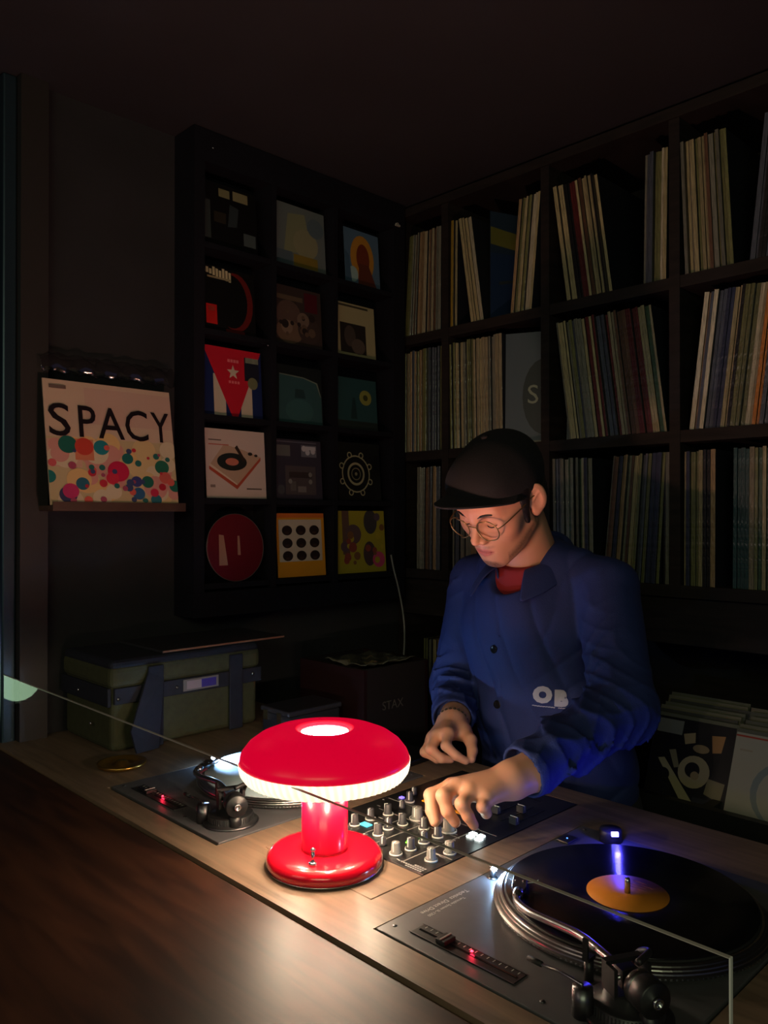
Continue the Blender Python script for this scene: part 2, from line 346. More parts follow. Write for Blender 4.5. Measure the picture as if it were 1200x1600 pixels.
# ---------------------------------------------------------------- printed covers
def cover(name, w, h, base, shapes, label, cat='record sleeve', thick=0.003, group=None, loc=None, rot=None, texts=()):
    """sleeve: local x right 0..w, z up 0..h, printed face at y=0 looking to -y; shapes in 0..1 units, each flat print a hair proud of the last"""
    mb = MB(); mb.box((0, 0, 0), (w, thick, h), base)
    lay = 0.0
    for sh_ in shapes:
        kind, m = sh_[0], sh_[1]; lay += 0.00003; a = sh_[2:]
        if kind == 'r': x0, y0, x1, y1 = a; pts = [(x0, y0), (x1, y0), (x1, y1), (x0, y1)]
        elif kind == 'p': pts = list(a[0])
        elif kind == 'c':
            cx, cy, r = a[:3]; ry = a[3] if len(a) > 3 else r; pts = [(cx + r * math.cos(2 * PI * i / 22), cy + ry * math.sin(2 * PI * i / 22)) for i in range(22)]
        elif kind == 'o':
            cx, cy, r, r2 = a; n = 28; vs_ = []
            for i in range(n):
                q = 2 * PI * i / n; vs_ += [((cx + r * math.cos(q)) * w, -lay, (cy + r * math.sin(q)) * h), ((cx + r2 * math.cos(q)) * w, -lay, (cy + r2 * math.sin(q)) * h)]
            mb.add(vs_, [(2 * i, 2 * i + 1, (2 * i + 3) % (2 * n), (2 * i + 2) % (2 * n)) for i in range(n)], m); continue
        pts = [(min(1, max(0, x)), min(1, max(0, y))) for x, y in pts]
        mb.poly([(x * w, -lay, y * h) for x, y in pts], m)
    o = mb.build(name, None, None, loc, rot); tag(o, label, cat, group)
    for body, x, y, size, m, kw in texts:
        text_mesh(body, size * h, m, 'lettering', o, Matrix.Translation((x * w, -lay - 0.0002, y * h)) @ Matrix.Rotation(PI / 2, 4, 'X'), ext=0.00005, **kw)
    return o

# angled sleeves inside shelf cells (facing out)
o = cover('record_sleeve', 0.285, 0.312, pm(30, 46, 62), [('r', pm(24, 44, 74), 0, 0, 1, .62), ('p', pm(90, 92, 40), [(0, .70), (1, .60), (1, .74), (0, .86)]), ('p', pm(40, 48, 52), [(.1, .33), (.55, .42), (.55, .44), (.1, .36)]), ('c', mat('glowing_blue_dot', srgb(120, 220, 255), 0.3, emit=srgb(60, 190, 255), es=0.8), .72, .38, .018)],  # the printed dot is given a glow of its own
      'dark blue record sleeve with yellow band and light blue dot, in top cell above cap')
def face_shelf(o, y_left, x, z, tilt=0.0, yaw=0.0):
    o.matrix_world = Matrix.Translation((x, y_left, z)) @ Matrix.Rotation(-PI / 2 + yaw, 4, 'Z') @ Matrix.Rotation(tilt, 4, 'X'); return o
face_shelf(o, 1.424, 1.822, R1 + 0.0005, 0.0, 1.22)
o = cover('record_sleeve', 0.300, 0.312, pm(62, 74, 84), [('c', pm(16, 26, 28), .36, .42, .20, .34), ('r', pm(120, 112, 96), .0, 0, 1, .03)], 'grey-blue record sleeve with dark round print and letters Si, above the cap at right',
          texts=[('Si', .20, .36, .24, pm(120, 128, 110), {})])
face_shelf(o, 1.366, 1.812, R2 + 0.0005, -0.04, 0.43)

# ---------------------------------------------------------------- single display rack on the left wall
rk = empty('display_rack', (1.03, 1.73, 0)); tag(rk, 'black wall rack of fifteen niches, each showing a single sleeve', 'rack')
def rbox(a, b, nm, m=M_rack): return MB().box((a[0] - 1.03, a[1] - 1.73, a[2]), (b[0] - 1.03, b[1] - 1.73, b[2])).build(nm, m, rk)
rbox((1.045, 1.815, 1.20), (1.790, 1.8298, 2.418), 'back_panel')
for x0, x1 in ((1.045, 1.075), (1.278, 1.296), (1.498, 1.514), (1.742, 1.790)): rbox((x0, 1.735, 1.262), (x1, 1.815, 2.418), 'upright')
RZ = [1.283, 1.497, 1.708, 1.922, 2.138]
for zi, z in enumerate(RZ):
    for x0, x1 in ((1.075, 1.278), (1.296, 1.498), (1.514, 1.742)):
        rbox((x0 + 0.0002, 1.738, z - 0.014), (x1 - 0.0002, 1.815, z), 'ledge')
rbox((1.0752, 1.736, 2.338), (1.7418, 1.815, 2.418), 'top_rail'); rbox((1.045, 1.736, 1.20), (1.790, 1.815, 1.2615), 'bottom_rail')
for x, z in ((1.098, 2.376), (1.267, 1.905)):
    MB().lathe([(0.003, 0), (0.002, 0.002), (0.0, 0.003)], (0, 0, 0), 10).build('screw', M_chrome, rk, (x - 1.03, 0.0052 if z > 2 else 0.004, z), (PI / 2, 0, 0))
GR = 'single sleeves in the black wall rack'
K = pm
bl = K(10, 10, 12); wh = K(190, 178, 160); gy = K(110, 108, 104)
def star(cx, cy, r):
    return [(cx + (r if i % 2 == 0 else r * .42) * math.sin(PI * i / 5), cy + (r if i % 2 == 0 else r * .42) * math.cos(PI * i / 5)) for i in range(10)]
random.seed(11)
def blobs(m, n, x0, y0, x1, y1, r0, r1): return [('c', random.choice(m), random.uniform(x0, x1), random.uniform(y0, y1), random.uniform(r0, r1)) for _ in range(n)]
CV = {}
CV['a1'] = (1.082, .165, .166, bl, [('r', K(52, 60, 60), .02, .1, .14, .7), ('r', K(120, 116, 84), .3, .8, .5, .93), ('r', K(128, 122, 90), .56, .8, .84, .95), ('p', K(44, 52, 56), [(.45, .35), (.62, .38), (.66, .68), (.5, .72)]), ('r', K(70, 80, 82), .74, .12, .97, .32), ('r', K(40, 36, 28), .2, .38, .42, .55)],
            'near-black single sleeve with two pale title blocks, rack top row left', [])
CV['a2'] = (1.298, .186, .176, K(96, 106, 106), [('p', K(120, 124, 96), [(.2, .2), (.3, .85), (.62, .9), (.72, .3)]), ('c', K(128, 128, 100), .62, .42, .24), ('r', K(74, 90, 100), .0, .0, .36, .24), ('r', K(122, 104, 40), .38, .03, .84, .22), ('c', K(80, 96, 104), .82, .72, .16)],
            'pale cloudy blue-green single sleeve with ochre patch, rack top row centre', [])
CV['a3'] = (1.560, .140, .166, K(78, 104, 128), [('c', K(176, 124, 44), .5, .5, .34, .42), ('c', K(110, 48, 28), .52, .5, .19, .27), ('p', K(90, 44, 30), [(.35, .0), (.4, .4), (.68, .4), (.9, .0)]), ('c', K(140, 168, 168), .22, .18, .14), ('p', K(60, 88, 112), [(.0, .0), (.18, .0), (.12, .5), (.0, .6)])],
            'blue single sleeve with orange-haloed head silhouette, rack top row right', [])
CV['b1'] = (1.082, .160, .168, bl, [('c', K(96, 24, 20), .62, .5, .34, .46), ('c', bl, .55, .5, .30, .42), ('r', K(84, 22, 18), .42, .0, .78, .06), ('r', K(180, 28, 24), .06, .1, .26, .4), ('r', K(150, 50, 40), .1, .3, .22, .37)] + [('r', K(186, 176, 140), .02 + .06 * i, .89 - .012 * i, .065 + .06 * i, .985 - .02 * (i % 3)) for i in range(9)] + [('r', K(140, 130, 100), .10, .81, .54, .84)],
            'black single sleeve with red outline and small red square, second row left', [])
CV['b2'] = (1.305, .166, .164, K(54, 44, 42), [('c', K(84, 66, 60), .3, .5, .26), ('c', K(100, 80, 66), .3, .22, .28, .2), ('c', K(60, 48, 46), .72, .3, .24), ('r', K(74, 18, 30), .64, .62, .92, .95), ('r', K(88, 74, 60), .04, .76, .6, .84), ('c', K(118, 98, 84), .25, .3, .12), ('c', K(108, 90, 78), .6, .46, .13)] + blobs([K(90, 72, 60), K(40, 32, 32)], 14, .1, .05, .9, .6, .03, .08),
            'dim brown single sleeve of a crowd with maroon corner, second row centre', [])
CV['b3'] = (1.522, .160, .158, K(156, 148, 112), [('r', K(34, 30, 28), .12, .06, .76, .62), ('c', K(66, 58, 54), .36, .38, .14, .2), ('c', K(82, 72, 66), .56, .2, .17, .15), ('r', K(60, 56, 44), .1, .93, .84, .97)],
            'cream single sleeve with dark square photograph, second row right', [])
CV['c1'] = (1.086, .178, .178, K(22, 36, 84), [('r', wh, .16, 0, .40, .60), ('r', wh, .58, 0, .82, .70), ('r', K(22, 36, 84), .36, 0, .62, .3), ('p', K(186, 26, 46), [(.0, 1), (1, 1), (.56, .0), (.46, .0)]), ('p', wh, star(.5, .65, .11)), ('r', K(26, 30, 44), .70, .55, .96, .90), ('r', K(120, 126, 110), .72, .82, .95, .9), ('c', K(110, 112, 80), .84, .52, .09)] + [('r', K(214, 110, 116), .41 + .05 * i, .795, .45 + .05 * i, .84) for i in range(4)] + [('r', K(214, 110, 116), .42 + .05 * i, .485, .455 + .05 * i, .525) for i in range(4)],
            'red triangle single sleeve with white star over blue and white stripes, third row left', [])
CV['c2'] = (1.308, .166, .160, K(20, 26, 28), [('p', K(46, 78, 82), [(.06, .0), (.98, .0), (.98, .5), (.9, .75), (.6, .82), (.1, .84)]), ('p', K(32, 56, 60), [(.4, .44), (.64, .44), (.60, .6), (.42, .6)]), ('c', K(52, 88, 90), .5, .22, .3, .2), ('p', K(110, 120, 108), [(.1, .84), (.6, .82), (.9, .75), (.98, .5), (.96, .5), (.88, .73), (.6, .80), (.1, .825)])],
            'teal single sleeve with a small dark figure, third row centre', [])
CV['c3'] = (1.526, .164, .152, K(34, 68, 72), [('c', K(130, 130, 60), .72, .64, .15), ('p', K(22, 46, 50), [(.34, .2), (.5, .2), (.46, .62), (.40, .62)]), ('r', K(28, 40, 38), .0, .0, 1, .16), ('c', K(60, 64, 30), .72, .64, .06)],
            'deep teal single sleeve with yellow round sticker, third row right', [])
CV['d1'] = (1.093, .183, .178, K(196, 176, 168), [('p', K(180, 150, 128), [(.05, .46), (.5, .14), (.92, .62), (.60, .72), (.3, .78)]), ('p', K(170, 72, 50), [(.05, .46), (.5, .19), (.92, .62), (.92, .57), (.5, .13), (.05, .41)]), ('p', K(206, 186, 168), [(.05, .46), (.5, .19), (.5, .21), (.07, .49)]), ('c', K(30, 34, 32), .43, .53, .25, .13), ('c', K(190, 110, 90), .43, .53, .11, .055), ('p', K(50, 36, 30), [(.48, .74), (.52, .78), (.66, .56), (.62, .54)]), ('c', K(40, 36, 34), .74, .66, .04, .025), ('c', K(40, 36, 34), .84, .64, .03, .02), ('r', K(180, 90, 80), .05, .765, .38, .78), ('r', K(90, 70, 64), .05, .83, .26, .845), ('r', K(90, 76, 70), .66, .13, .92, .15), ('r', K(130, 110, 104), .06, .15, .14, .19)],
            'white single sleeve with drawing of a record player, fourth row left', [])
CV['d2'] = (1.310, .162, .166, K(52, 48, 62), [('r', K(96, 96, 96), .02, .72, .32, .9), ('r', K(100, 100, 112), .56, .72, .9, .92), ('r', K(74, 66, 70), .2, .08, .86, .56), ('r', K(54, 44, 46), .28, .36, .78, .46), ('r', K(90, 84, 84), .3, .14, .42, .3), ('r', K(110, 104, 104), .46, .12, .64, .22), ('c', K(120, 118, 116), .3, .3, .04), ('c', K(120, 118, 116), .74, .3, .04), ('c', K(120, 118, 116), .74, .42, .04), ('c', K(70, 70, 76), .1, .16, .08), ('r', K(96, 92, 104), .02, .95, .9, .97), ('c', K(180, 178, 188), .62, .86, .05), ('c', K(180, 178, 188), .7, .8, .05), ('c', K(180, 178, 188), .82, .82, .05), ('r', K(180, 178, 188), .66, .84, .88, .9)],
            'grey-violet single sleeve showing stacked radio sets, fourth row centre', [])
cx_, cy_ = .42, .46
CV['d3'] = (1.533, .172, .172, bl, [('o', K(150, 146, 116), cx_, cy_, .30, .325), ('o', K(150, 146, 116), cx_, cy_, .16, .20), ('o', K(110, 106, 84), cx_, cy_, .09, .11), ('c', K(130, 126, 100), cx_, cy_, .03)] + [q for k in range(8) for q in [('c', K(150, 146, 116), cx_ + .35 * math.cos(k * PI / 4 + .4), cy_ + .35 * math.sin(k * PI / 4 + .4), .055), ('c', bl, cx_ + .35 * math.cos(k * PI / 4 + .4), cy_ + .35 * math.sin(k * PI / 4 + .4), .035)]],
            'black single sleeve with ring-shaped emblem of linked circles, fourth row right', [])
CV['e2'] = (1.316, .168, .176, K(206, 140, 34), [('r', K(196, 104, 44), 0, .93, 1, 1), ('r', K(190, 176, 160), .04, .24, .94, .90)] + [q for i in range(3) for j in range(3) for q in [('c', K(34, 22, 20), .21 + i * .285, .33 + j * .2, .105, .078), ('r', K(60, 40, 34), .17 + i * .285, .27 + j * .2, .25 + i * .285, .31 + j * .2)]],
            'yellow single sleeve with nine small dark portraits, bottom row centre', [])
CV['e3'] = (1.530, .196, .184, K(160, 146, 40), [('r', K(96, 70, 62), .12, .3, .26, 1), ('c', K(90, 70, 74), .34, .62, .16), ('c', K(60, 56, 60), .7, .82, .14, .2), ('c', K(70, 54, 60), .66, .3, .13, .2), ('c', K(196, 70, 110), .85, .2, .13)] + blobs([K(132, 62, 54), K(120, 80, 50), K(84, 66, 80), K(170, 150, 40)], 18, .15, .08, .95, .92, .03, .09),
            'yellow single sleeve with mauve and brown flower print, bottom row right', [])
rowi = dict(a=4, b=3, c=2, d=1, e=0)
for k, (x, w, h, base, shp, lab, tx) in CV.items():
    cover('single_sleeve', w, h, base, shp, lab, 'record sleeve', 0.002, GR, (x, 1.752, RZ[rowi[k[0]]] + 0.0015), (-0.07, 0, 0), texts=tx)
# round picture disc in clear sleeve, bottom row left
pd = empty('picture_disc', (1.178, 1.752, RZ[0] + 0.088)); pd.rotation_euler = (-0.07, 0, 0)
tag(pd, 'round dark red picture disc in a clear sleeve, bottom row left', 'record', GR)
RX = Matrix.Rotation(PI / 2, 4, 'X')
MB().lathe([(0.0, 0.0015), (0.084, 0.0015), (0.0865, 0.0008), (0.0865, -0.0008), (0.0, -0.0015)], n=48, M=RX).build('disc', pm(116, 26, 40, 0.25), pd)
MB().poly([(-.052, -.0018, -.045), (-.026, -.0018, -.045), (-.036, -.0018, .032), (-.050, -.0018, .034)]).poly([(.005, -.0018, -.02), (.014, -.0018, -.02), (.012, -.0018, .03), (.006, -.0018, .03)]).build('printed_figure', pm(190, 140, 120), pd)
MB().lathe([(0.0866, 0.0012), (0.0876, 0.0012), (0.0876, -0.0012), (0.0866, -0.0012)], n=56, M=RX, close=True).build('disc_rim', pm(120, 104, 104, 0.2), pd)
MB().box((-0.088, -0.0032, -0.086), (0.092, -0.0028, 0.094)).build('clear_sleeve', M_film, pd)

# ---------------------------------------------------------------- SPACY sleeve on a wooden ledge
lg = empty('display_ledge', (0.85, 1.8, 1.475)); tag(lg, 'narrow brown wooden ledge on the wall under the lettered pink sleeve', 'ledge')
bevel(MB().box((-0.155, -0.075, -0.012), (0.165, 0.0299, 0.0)).build('ledge_board', wood_mat('ledge_wood', srgb(60, 40, 32), srgb(84, 58, 44), 0.5, (1, 8, 1)), lg), 0.002)
MB().box((-0.155, -0.078, -0.012), (0.165, -0.0751, 0.008)).build('ledge_lip', MATS['ledge_wood'], lg)
random.seed(5)
dots = [('r', K(196, 170, 150), 0, .54, 1, 1), ('r', K(192, 160, 146), .3, .66, 1, .96), ('r', K(188, 168, 130), 0, 0, 1, .54), ('r', K(200, 160, 140), 0, .3, .25, .52)]
dots += blobs([K(206, 178, 130), K(214, 176, 120), K(200, 140, 130), K(206, 188, 160)], 46, .03, .03, .97, .5, .05, .10)
dots += [('r', K(202, 120, 90), .2, .36, .34, .53)]
dots += [('c', K(30, 96, 84), .15, .48, .07), ('c', K(196, 64, 52), .27, .47, .07), ('c', K(34, 120, 130), .40, .47, .06), ('c', K(30, 100, 96), .60, .39, .045), ('c', K(36, 100, 80), .88, .33, .06), ('c', K(30, 96, 80), .75, .2, .05),
         ('c', K(190, 30, 70), .52, .28, .085), ('c', K(200, 44, 66), .47, .22, .05), ('c', K(44, 96, 116), .24, .17, .05), ('c', K(56, 60, 96), .13, .08, .065), ('c', K(190, 50, 100), .15, .11, .06), ('c', K(60, 60, 120), .66, .2, .045), ('c', K(46, 90, 130), .67, .1, .05),
         ('c', K(42, 106, 120), .81, .05, .045), ('c', K(30, 96, 80), .98, .17, .05), ('c', K(30, 110, 108), .0, .22, .05), ('c', K(190, 40, 70), .8, .11, .035), ('c', K(170, 30, 50), .87, .16, .03), ('c', K(196, 90, 80), .9, .24, .05), ('c', K(196, 84, 90), .03, .33, .03)]
dots += blobs([K(186, 44, 60), K(60, 70, 110), K(40, 100, 96), K(206, 90, 80), K(160, 70, 96)], 34, .04, .03, .97, .48, .012, .032)
sp = cover('lettered_record_sleeve', 0.308, 0.283, K(196, 166, 148), dots, 'pink record sleeve lettered SPACY above coloured dots, on the wall ledge', 'record sleeve', 0.003, None, (0.692, 1.729, 1.476), (-0.17, 0, 0.0))
TX = Matrix.Translation
yy = -(len(dots) * 0.00003 + 0.0002)
for ch, xa, xb in (('S', .022, .178), ('P', .240, .370), ('A', .385, .590), ('C', .600, .785), ('Y', .815, .970)):
    o = text_mesh(ch, .105, K(24, 14, 22), 'letter', sp, None, ext=0.00005, bold=0.0006)
    q = [v_.co.x for v_ in o.data.vertices]; lo_x, hi_x = min(q), max(q); sc_ = (xb - xa) * .308 / (hi_x - lo_x)
    o.data.transform(TX((xa * .308, yy, .155)) @ Matrix.Rotation(PI / 2, 4, 'X') @ Matrix.Diagonal((sc_, 1, 1, 1)) @ TX((-lo_x, 0, 0)))
MB().box((.012, yy - .0002, .262), (.050, yy, .270)).build('small_print', K(110, 90, 84), sp)
# curled clear plastic hood above it
hp = []
for i in range(9):
    a = i / 8 * 2.3; hp.append((-0.004 - 0.030 * math.sin(a) - 0.012 * i / 8, 0.030 * (1 - math.cos(a)) * -1 + 0.02))
mb = MB(); nx = 26
vsn = []
for i in range(nx + 1):
    for (y, z) in hp: vsn.append((0.33 * i / nx - 0.01, y + 0.005 * math.sin(i * 1.3 + z * 60), z + 0.004 * math.sin(i * 2.1 + y * 90)))
k = len(hp); mb.add(vsn, [(i * k + j, i * k + j + 1, (i + 1) * k + j + 1, (i + 1) * k + j) for i in range(nx) for j in range(k - 1)], None, None, True)
hd = mb.build('clear_plastic_hood', M_hood, None, (0.700, 1.822, 1.800)); tag(hd, 'curled clear plastic flap fixed to the wall above the pink lettered sleeve', 'plastic cover')
sm = hd.modifiers.new('s', 'SOLIDIFY'); sm.thickness = 0.0008
# ---------------------------------------------------------------- red mushroom lamp
def shader_mix_lamp(name, trans_col, fac, base, rough, emit, es, ribs=False, coat=0.5):
    m = mat(name, base, rough, emit=emit, es=es, coat=coat); nt = m.node_tree; b = nt.nodes['Principled BSDF']; out = nt.nodes['Material Output']
    t = nt.nodes.new('ShaderNodeBsdfTransparent'); t.inputs[0].default_value = (*trans_col, 1)
    mx = nt.nodes.new('ShaderNodeMixShader'); mx.inputs[0].default_value = fac
    nt.links.new(b.outputs[0], mx.inputs[1]); nt.links.new(t.outputs[0], mx.inputs[2]); nt.links.new(mx.outputs[0], out.inputs[0]); return m
LX, LY = 0.733, 0.868
lp = empty('table_lamp', (LX, LY, 0.9606)); tag(lp, 'glowing red mushroom-shaped table lamp with ribbed white glass skirt on the desk', 'lamp')
M_red = mat('red_enamel', srgb(190, 12, 34), 0.16, coat=0.6)
M_stem = shader_mix_lamp('red_translucent_stem', (0.9, 0.05, 0.08), 0.15, srgb(190, 10, 44), 0.25, srgb(200, 8, 50), 0.02)
M_dome = mat('red_glass_shade', (0.22, 0.002, 0.006), 0.30, emit=(0.62, 0.0, 0.024), es=1.0)
M_skirt = mat('ribbed_opal_glass', (0.5, 0.42, 0.34), 0.35, emit=(1.0, 0.80, 0.58), es=1.75)
nt_ = M_skirt.node_tree; at2 = nt_.nodes.new('ShaderNodeAttribute'); at2.attribute_name = 'rib'; nt_.links.new(at2.outputs['Color'], nt_.nodes['Principled BSDF'].inputs['Emission Color'])
M_hole = mat('lit_inner_glass', (1, 0.9, 0.8), 0.5, emit=(1.0, 0.50, 0.36), es=520.0)
MB().lathe([(0.0, 0.0), (0.076, 0.0), (0.081, 0.003), (0.0825, 0.009), (0.081, 0.016), (0.075, 0.0215), (0.068, 0.023), (0.036, 0.0235), (0.0, 0.0235)], n=64).build('base', M_red, lp)
MB().lathe([(0.0785, 0.0004), (0.0815, 0.0022), (0.0815, 0.0036)], n=64).build('base_rim', M_chrome, lp)
MB().lathe([(0.0335, 0.0236), (0.0325, 0.028), (0.0325, 0.1222), (0.0, 0.1224), (0.0, 0.1214), (0.0315, 0.1212), (0.0315, 0.0236)], n=48).build('stem', M_stem, lp)
dome = [(0.0345, 0.186), (0.036, 0.1905), (0.042, 0.1925), (0.06, 0.1915), (0.078, 0.1875), (0.095, 0.1805), (0.108, 0.171), (0.1165, 0.160), (0.1205, 0.1495)]
MB().lathe(dome + [(r - 0.0025, z - 0.002) for r, z in dome[::-1]], n=72, close=True).build('shade', M_dome, lp)
sk = MB(); n = 288; prof = [(0.1208, 0.1493), (0.1205, 0.143), (0.1185, 0.1345), (0.113, 0.127), (0.104, 0.1235), (0.07, 0.1225), (0.034, 0.1225)]
vv = []
for j, (r, z) in enumerate(prof):
    for i in range(n):
        a = 2 * PI * i / n + j * 0.012; rr = r - (0.0014 if i % 4 in (0, 1) else 0.0) * (1 if 0 < j < 5 else 0); vv.append((rr * math.cos(a), rr * math.sin(a), z))
sk.add(vv, [(j * n + i, (j + 1) * n + i, (j + 1) * n + (i + 1) % n, j * n + (i + 1) % n) for j in range(len(prof) - 1) for i in range(n)], None, None, True)
sko = sk.build('glass_skirt', M_skirt, lp); ca_ = sko.data.color_attributes.new('rib', 'FLOAT_COLOR', 'POINT')
for j in range(len(prof)):
    for i in range(n):
        w_ = (1.0 if i % 4 in (2, 3) else 0.80) * (1.0, 1.0, .95, .9, .85, .8, .8)[j]; ca_.data[j * n + i].color = (w_, .82 * w_, .60 * w_ ** 1.5, 1)
MB().lathe([(0.0, 0.1868), (0.030, 0.1864), (0.0338, 0.1852), (0.0338, 0.180)], n=32).build('bulb_glass', M_hole, lp)
tg = MB().cyl((0, 0, 0), 0.005, 0.003, 16, M_chrome); tg.tube([(0, 0, 0.003), (0.001, 0.0005, 0.016)], 0.0023, 10, M_chrome); tg.lathe([(0, 0.014), (0.003, 0.0155), (0.0032, 0.0175), (0, 0.019)], (0.001, 0.0005, 0), 12, M_chrome)
tg.build('toggle_switch', None, lp, (-0.048, -0.032, 0.0233)).scale = (1.1, 1.1, 1.2)
for k_ in range(5):                                                # point lights added under the skirt, spreading the lamp's light over the desk
    point('lamp_underside_fill', (0.062 * math.cos(k_ * 1.2566 + .4), 0.062 * math.sin(k_ * 1.2566 + .4), 0.1185), 0.85, (1.0, 0.78, 0.55), 0.003, lp)

# ---------------------------------------------------------------- turntables
M_plate = mat('dark_metal_plate', (0.075, 0.075, 0.08), 0.42, 0.0, noise=0.1, nscale=60)
M_plin = mat('plinth_edge', (0.02, 0.02, 0.02), 0.4)
M_alu = mat('turned_aluminium', (0.30, 0.29, 0.28), 0.32, 1.0)
M_vinyl = bpy.data.materials.new('vinyl'); M_vinyl.use_nodes = True
def vinyl():
    nt = M_vinyl.node_tree; b = nt.nodes['Principled BSDF']; b.inputs['Base Color'].default_value = (0.004, 0.004, 0.005, 1); b.inputs['Roughness'].default_value = 0.2
    tc = nt.nodes.new('ShaderNodeTexCoord'); w = nt.nodes.new('ShaderNodeTexWave'); w.wave_type = 'RINGS'; w.rings_direction = 'Z'; w.inputs['Scale'].default_value = 260; w.inputs['Distortion'].default_value = 0.4
    bp = nt.nodes.new('ShaderNodeBump'); bp.inputs['Strength'].default_value = 0.25; bp.inputs['Distance'].default_value = 0.0006
    nt.links.new(tc.outputs['Object'], w.inputs['Vector']); nt.links.new(w.outputs[0], bp.inputs['Height']); nt.links.new(bp.outputs[0], b.inputs['Normal'])
vinyl()
M_red_led = mat('red_led', (1, 0.02, 0.02), 0.4, emit=(1, 0.03, 0.06), es=9)
M_blue_led = mat('blue_led', (0.1, 0.1, 1), 0.4, emit=(0.18, 0.16, 1.0), es=14)
M_white_led = mat('white_led', (1, 1, 1), 0.4, emit=(0.7, 0.85, 1.0), es=26)
M_print = mat('silver_print', (0.42, 0.42, 0.40), 0.5)
def turntable(ox, oy, label, lit):
    t = empty('turntable', (ox, oy, 0.9)); tag(t, label, 'turntable')
    bevel(MB().box((0.0005, 0.0005, -0.024), (0.453, 0.353, 0.052)).build('plinth', M_plin, t), 0.0015)
    bevel(MB().box((0.001, 0.001, 0.0521), (0.4525, 0.3525, 0.0612)).build('top_plate', M_plate, t), 0.0012)
    Z = 0.0613; sx, sy = 0.260, 0.168
    pl = MB(); pr_ = [(0.0, Z + 0.001), (0.162, Z + 0.001), (0.1655, Z + 0.003), (0.1660, Z + 0.006), (0.1640, Z + 0.0075), (0.1635, Z + 0.009), (0.1612, Z + 0.0102), (0.1605, Z + 0.0115), (0.1580, Z + 0.0128), (0.1572, Z + 0.0140), (0.1555, Z + 0.0150), (0.0, Z + 0.0150)]
    pl.lathe(pr_, (sx, sy, 0), 96, smooth=False); plo = pl.build('platter', M_alu, t)
    dm = MB()
    for i in range(180):
        a = 2 * PI * i / 180
        for rr, zz in ((0.1662, Z + 0.0045),):
            c_, s_ = math.cos(a), math.sin(a); dm.box((-0.0004, -0.0011, -0.0007), (0.0003, 0.0011, 0.0007), None, Matrix.Translation((sx + rr * c_, sy + rr * s_, zz)) @ Matrix.Rotation(a, 4, 'Z'))
    o = dm.build('strobe_dots', M_chrome, plo); o['kind'] = 'stuff'
    mt = MB().lathe([(0.0, 0), (0.1525, 0), (0.1525, 0.0016), (0.0, 0.0016)], n=72).build('slipmat', M_rubber if lit else mat('pale_blue_felt', (0.5, 0.66, 0.72), 0.8), t, (sx, sy, Z + 0.01505))
    MB().lathe([(0.0036, 0.0), (0.0036, 0.018), (0.0028, 0.0215), (0.0, 0.0225)], n=16).build('spindle', M_chrome, t, (sx, sy, Z + 0.0152))
    # record
    if lit:
        rc = MB().lathe([(0.0, 0.0), (0.1505, 0.0), (0.1510, 0.0008), (0.1505, 0.0016), (0.052, 0.0015), (0.0, 0.0015)], n=96).build('vinyl_record', M_vinyl, None, (ox + sx, oy + sy, 0.9 + Z + 0.0168))
        tag(rc, 'black vinyl record with orange label on the right turntable', 'record')
        lb = MB().lathe([(0.0039, 0.0), (0.0500, 0.0), (0.0500, 0.0003), (0.0039, 0.0003)], n=64).build('paper_label', mat('orange_label', srgb(206, 128, 40), 0.45), rc, (0, 0, 0.0015))
        if lit:
            pr2 = MB()
            for k, (a, b_) in enumerate(((-.016, .014), (-.012, .010), (-.018, .0), (-.006, .012))): pr2.box((0.018 + 0.006 * k, a, 0.0), (0.0195 + 0.006 * k, b_, 0.0001))
            pr2.build('label_print', pm(140, 84, 36), lb, (0, 0, 0.0004))
    # pitch fader
    fx = 0.034
    mb = MB(); mb.box((fx - 0.0125, 0.168, Z), (fx + 0.0125, 0.316, Z + 0.0012), M_blk); mb.build('fader_slot', None, t)
    fs = MB(); fs.box((fx - 0.0014, 0.172, 0), (fx + 0.0014, 0.312, 0.0006), M_blkg)
    for y in np.linspace(0.175, 0.309, 17): fs.box((fx + 0.006, y - 0.0005, 0), (fx + 0.0105, y + 0.0005, 0.0003), M_print)
    fs.box((fx - 0.0125, 0.166, 0), (fx - 0.0115, 0.318, 0.0006), M_dsteel); fs.box((fx + 0.0115, 0.166, 0), (fx + 0.0125, 0.318, 0.0006), M_dsteel)
    fs.build('fader_scale', None, t, (0, 0, Z + 0.0012))
    k = MB(); k.prism([(-0.010, -0.007), (0.010, -0.007), (0.010, 0.007), (-0.010, 0.007)], 0, 0.005, M_blk); k.box((-0.010, -0.0009, 0.005), (0.010, 0.0009, 0.0064), M_print)
    bevel(k.build('fader_knob', None, t, (fx, 0.272 if lit else 0.272, Z + 0.0018)), 0.001)
    MB().lathe([(0.0, 0.0012), (0.0012, 0.001), (0.002, 0.0)], n=12).build('centre_light', M_red_led, t, (fx + 0.006, 0.238, Z + 0.0014))
    point('red_led_glow', (fx + 0.006, 0.238, Z + 0.008), 0.010, (1, 0.02, 0.06), 0.003, t)
    # pop-up target light
    px_, py_ = 0.205, 0.337
    MB().cyl((px_, py_, Z), 0.007, 0.001, 20, M_dsteel).cyl((px_, py_, Z + 0.001), 0.0042, 0.013, 16, M_dsteel).lathe([(0.0042, 0.014), (0.0038, 0.0165), (0.0, 0.0175)], (px_, py_, Z), 16, M_dsteel).build('target_light', None, t)
    MB().lathe([(0.0, -0.0034), (0.0032, -0.0024), (0.0042, 0.0), (0.0032, 0.0024), (0.0, 0.0034)], n=12).build('lens', M_white_led, t, (px_ - 0.0025, py_ - 0.0045, Z + 0.0145))
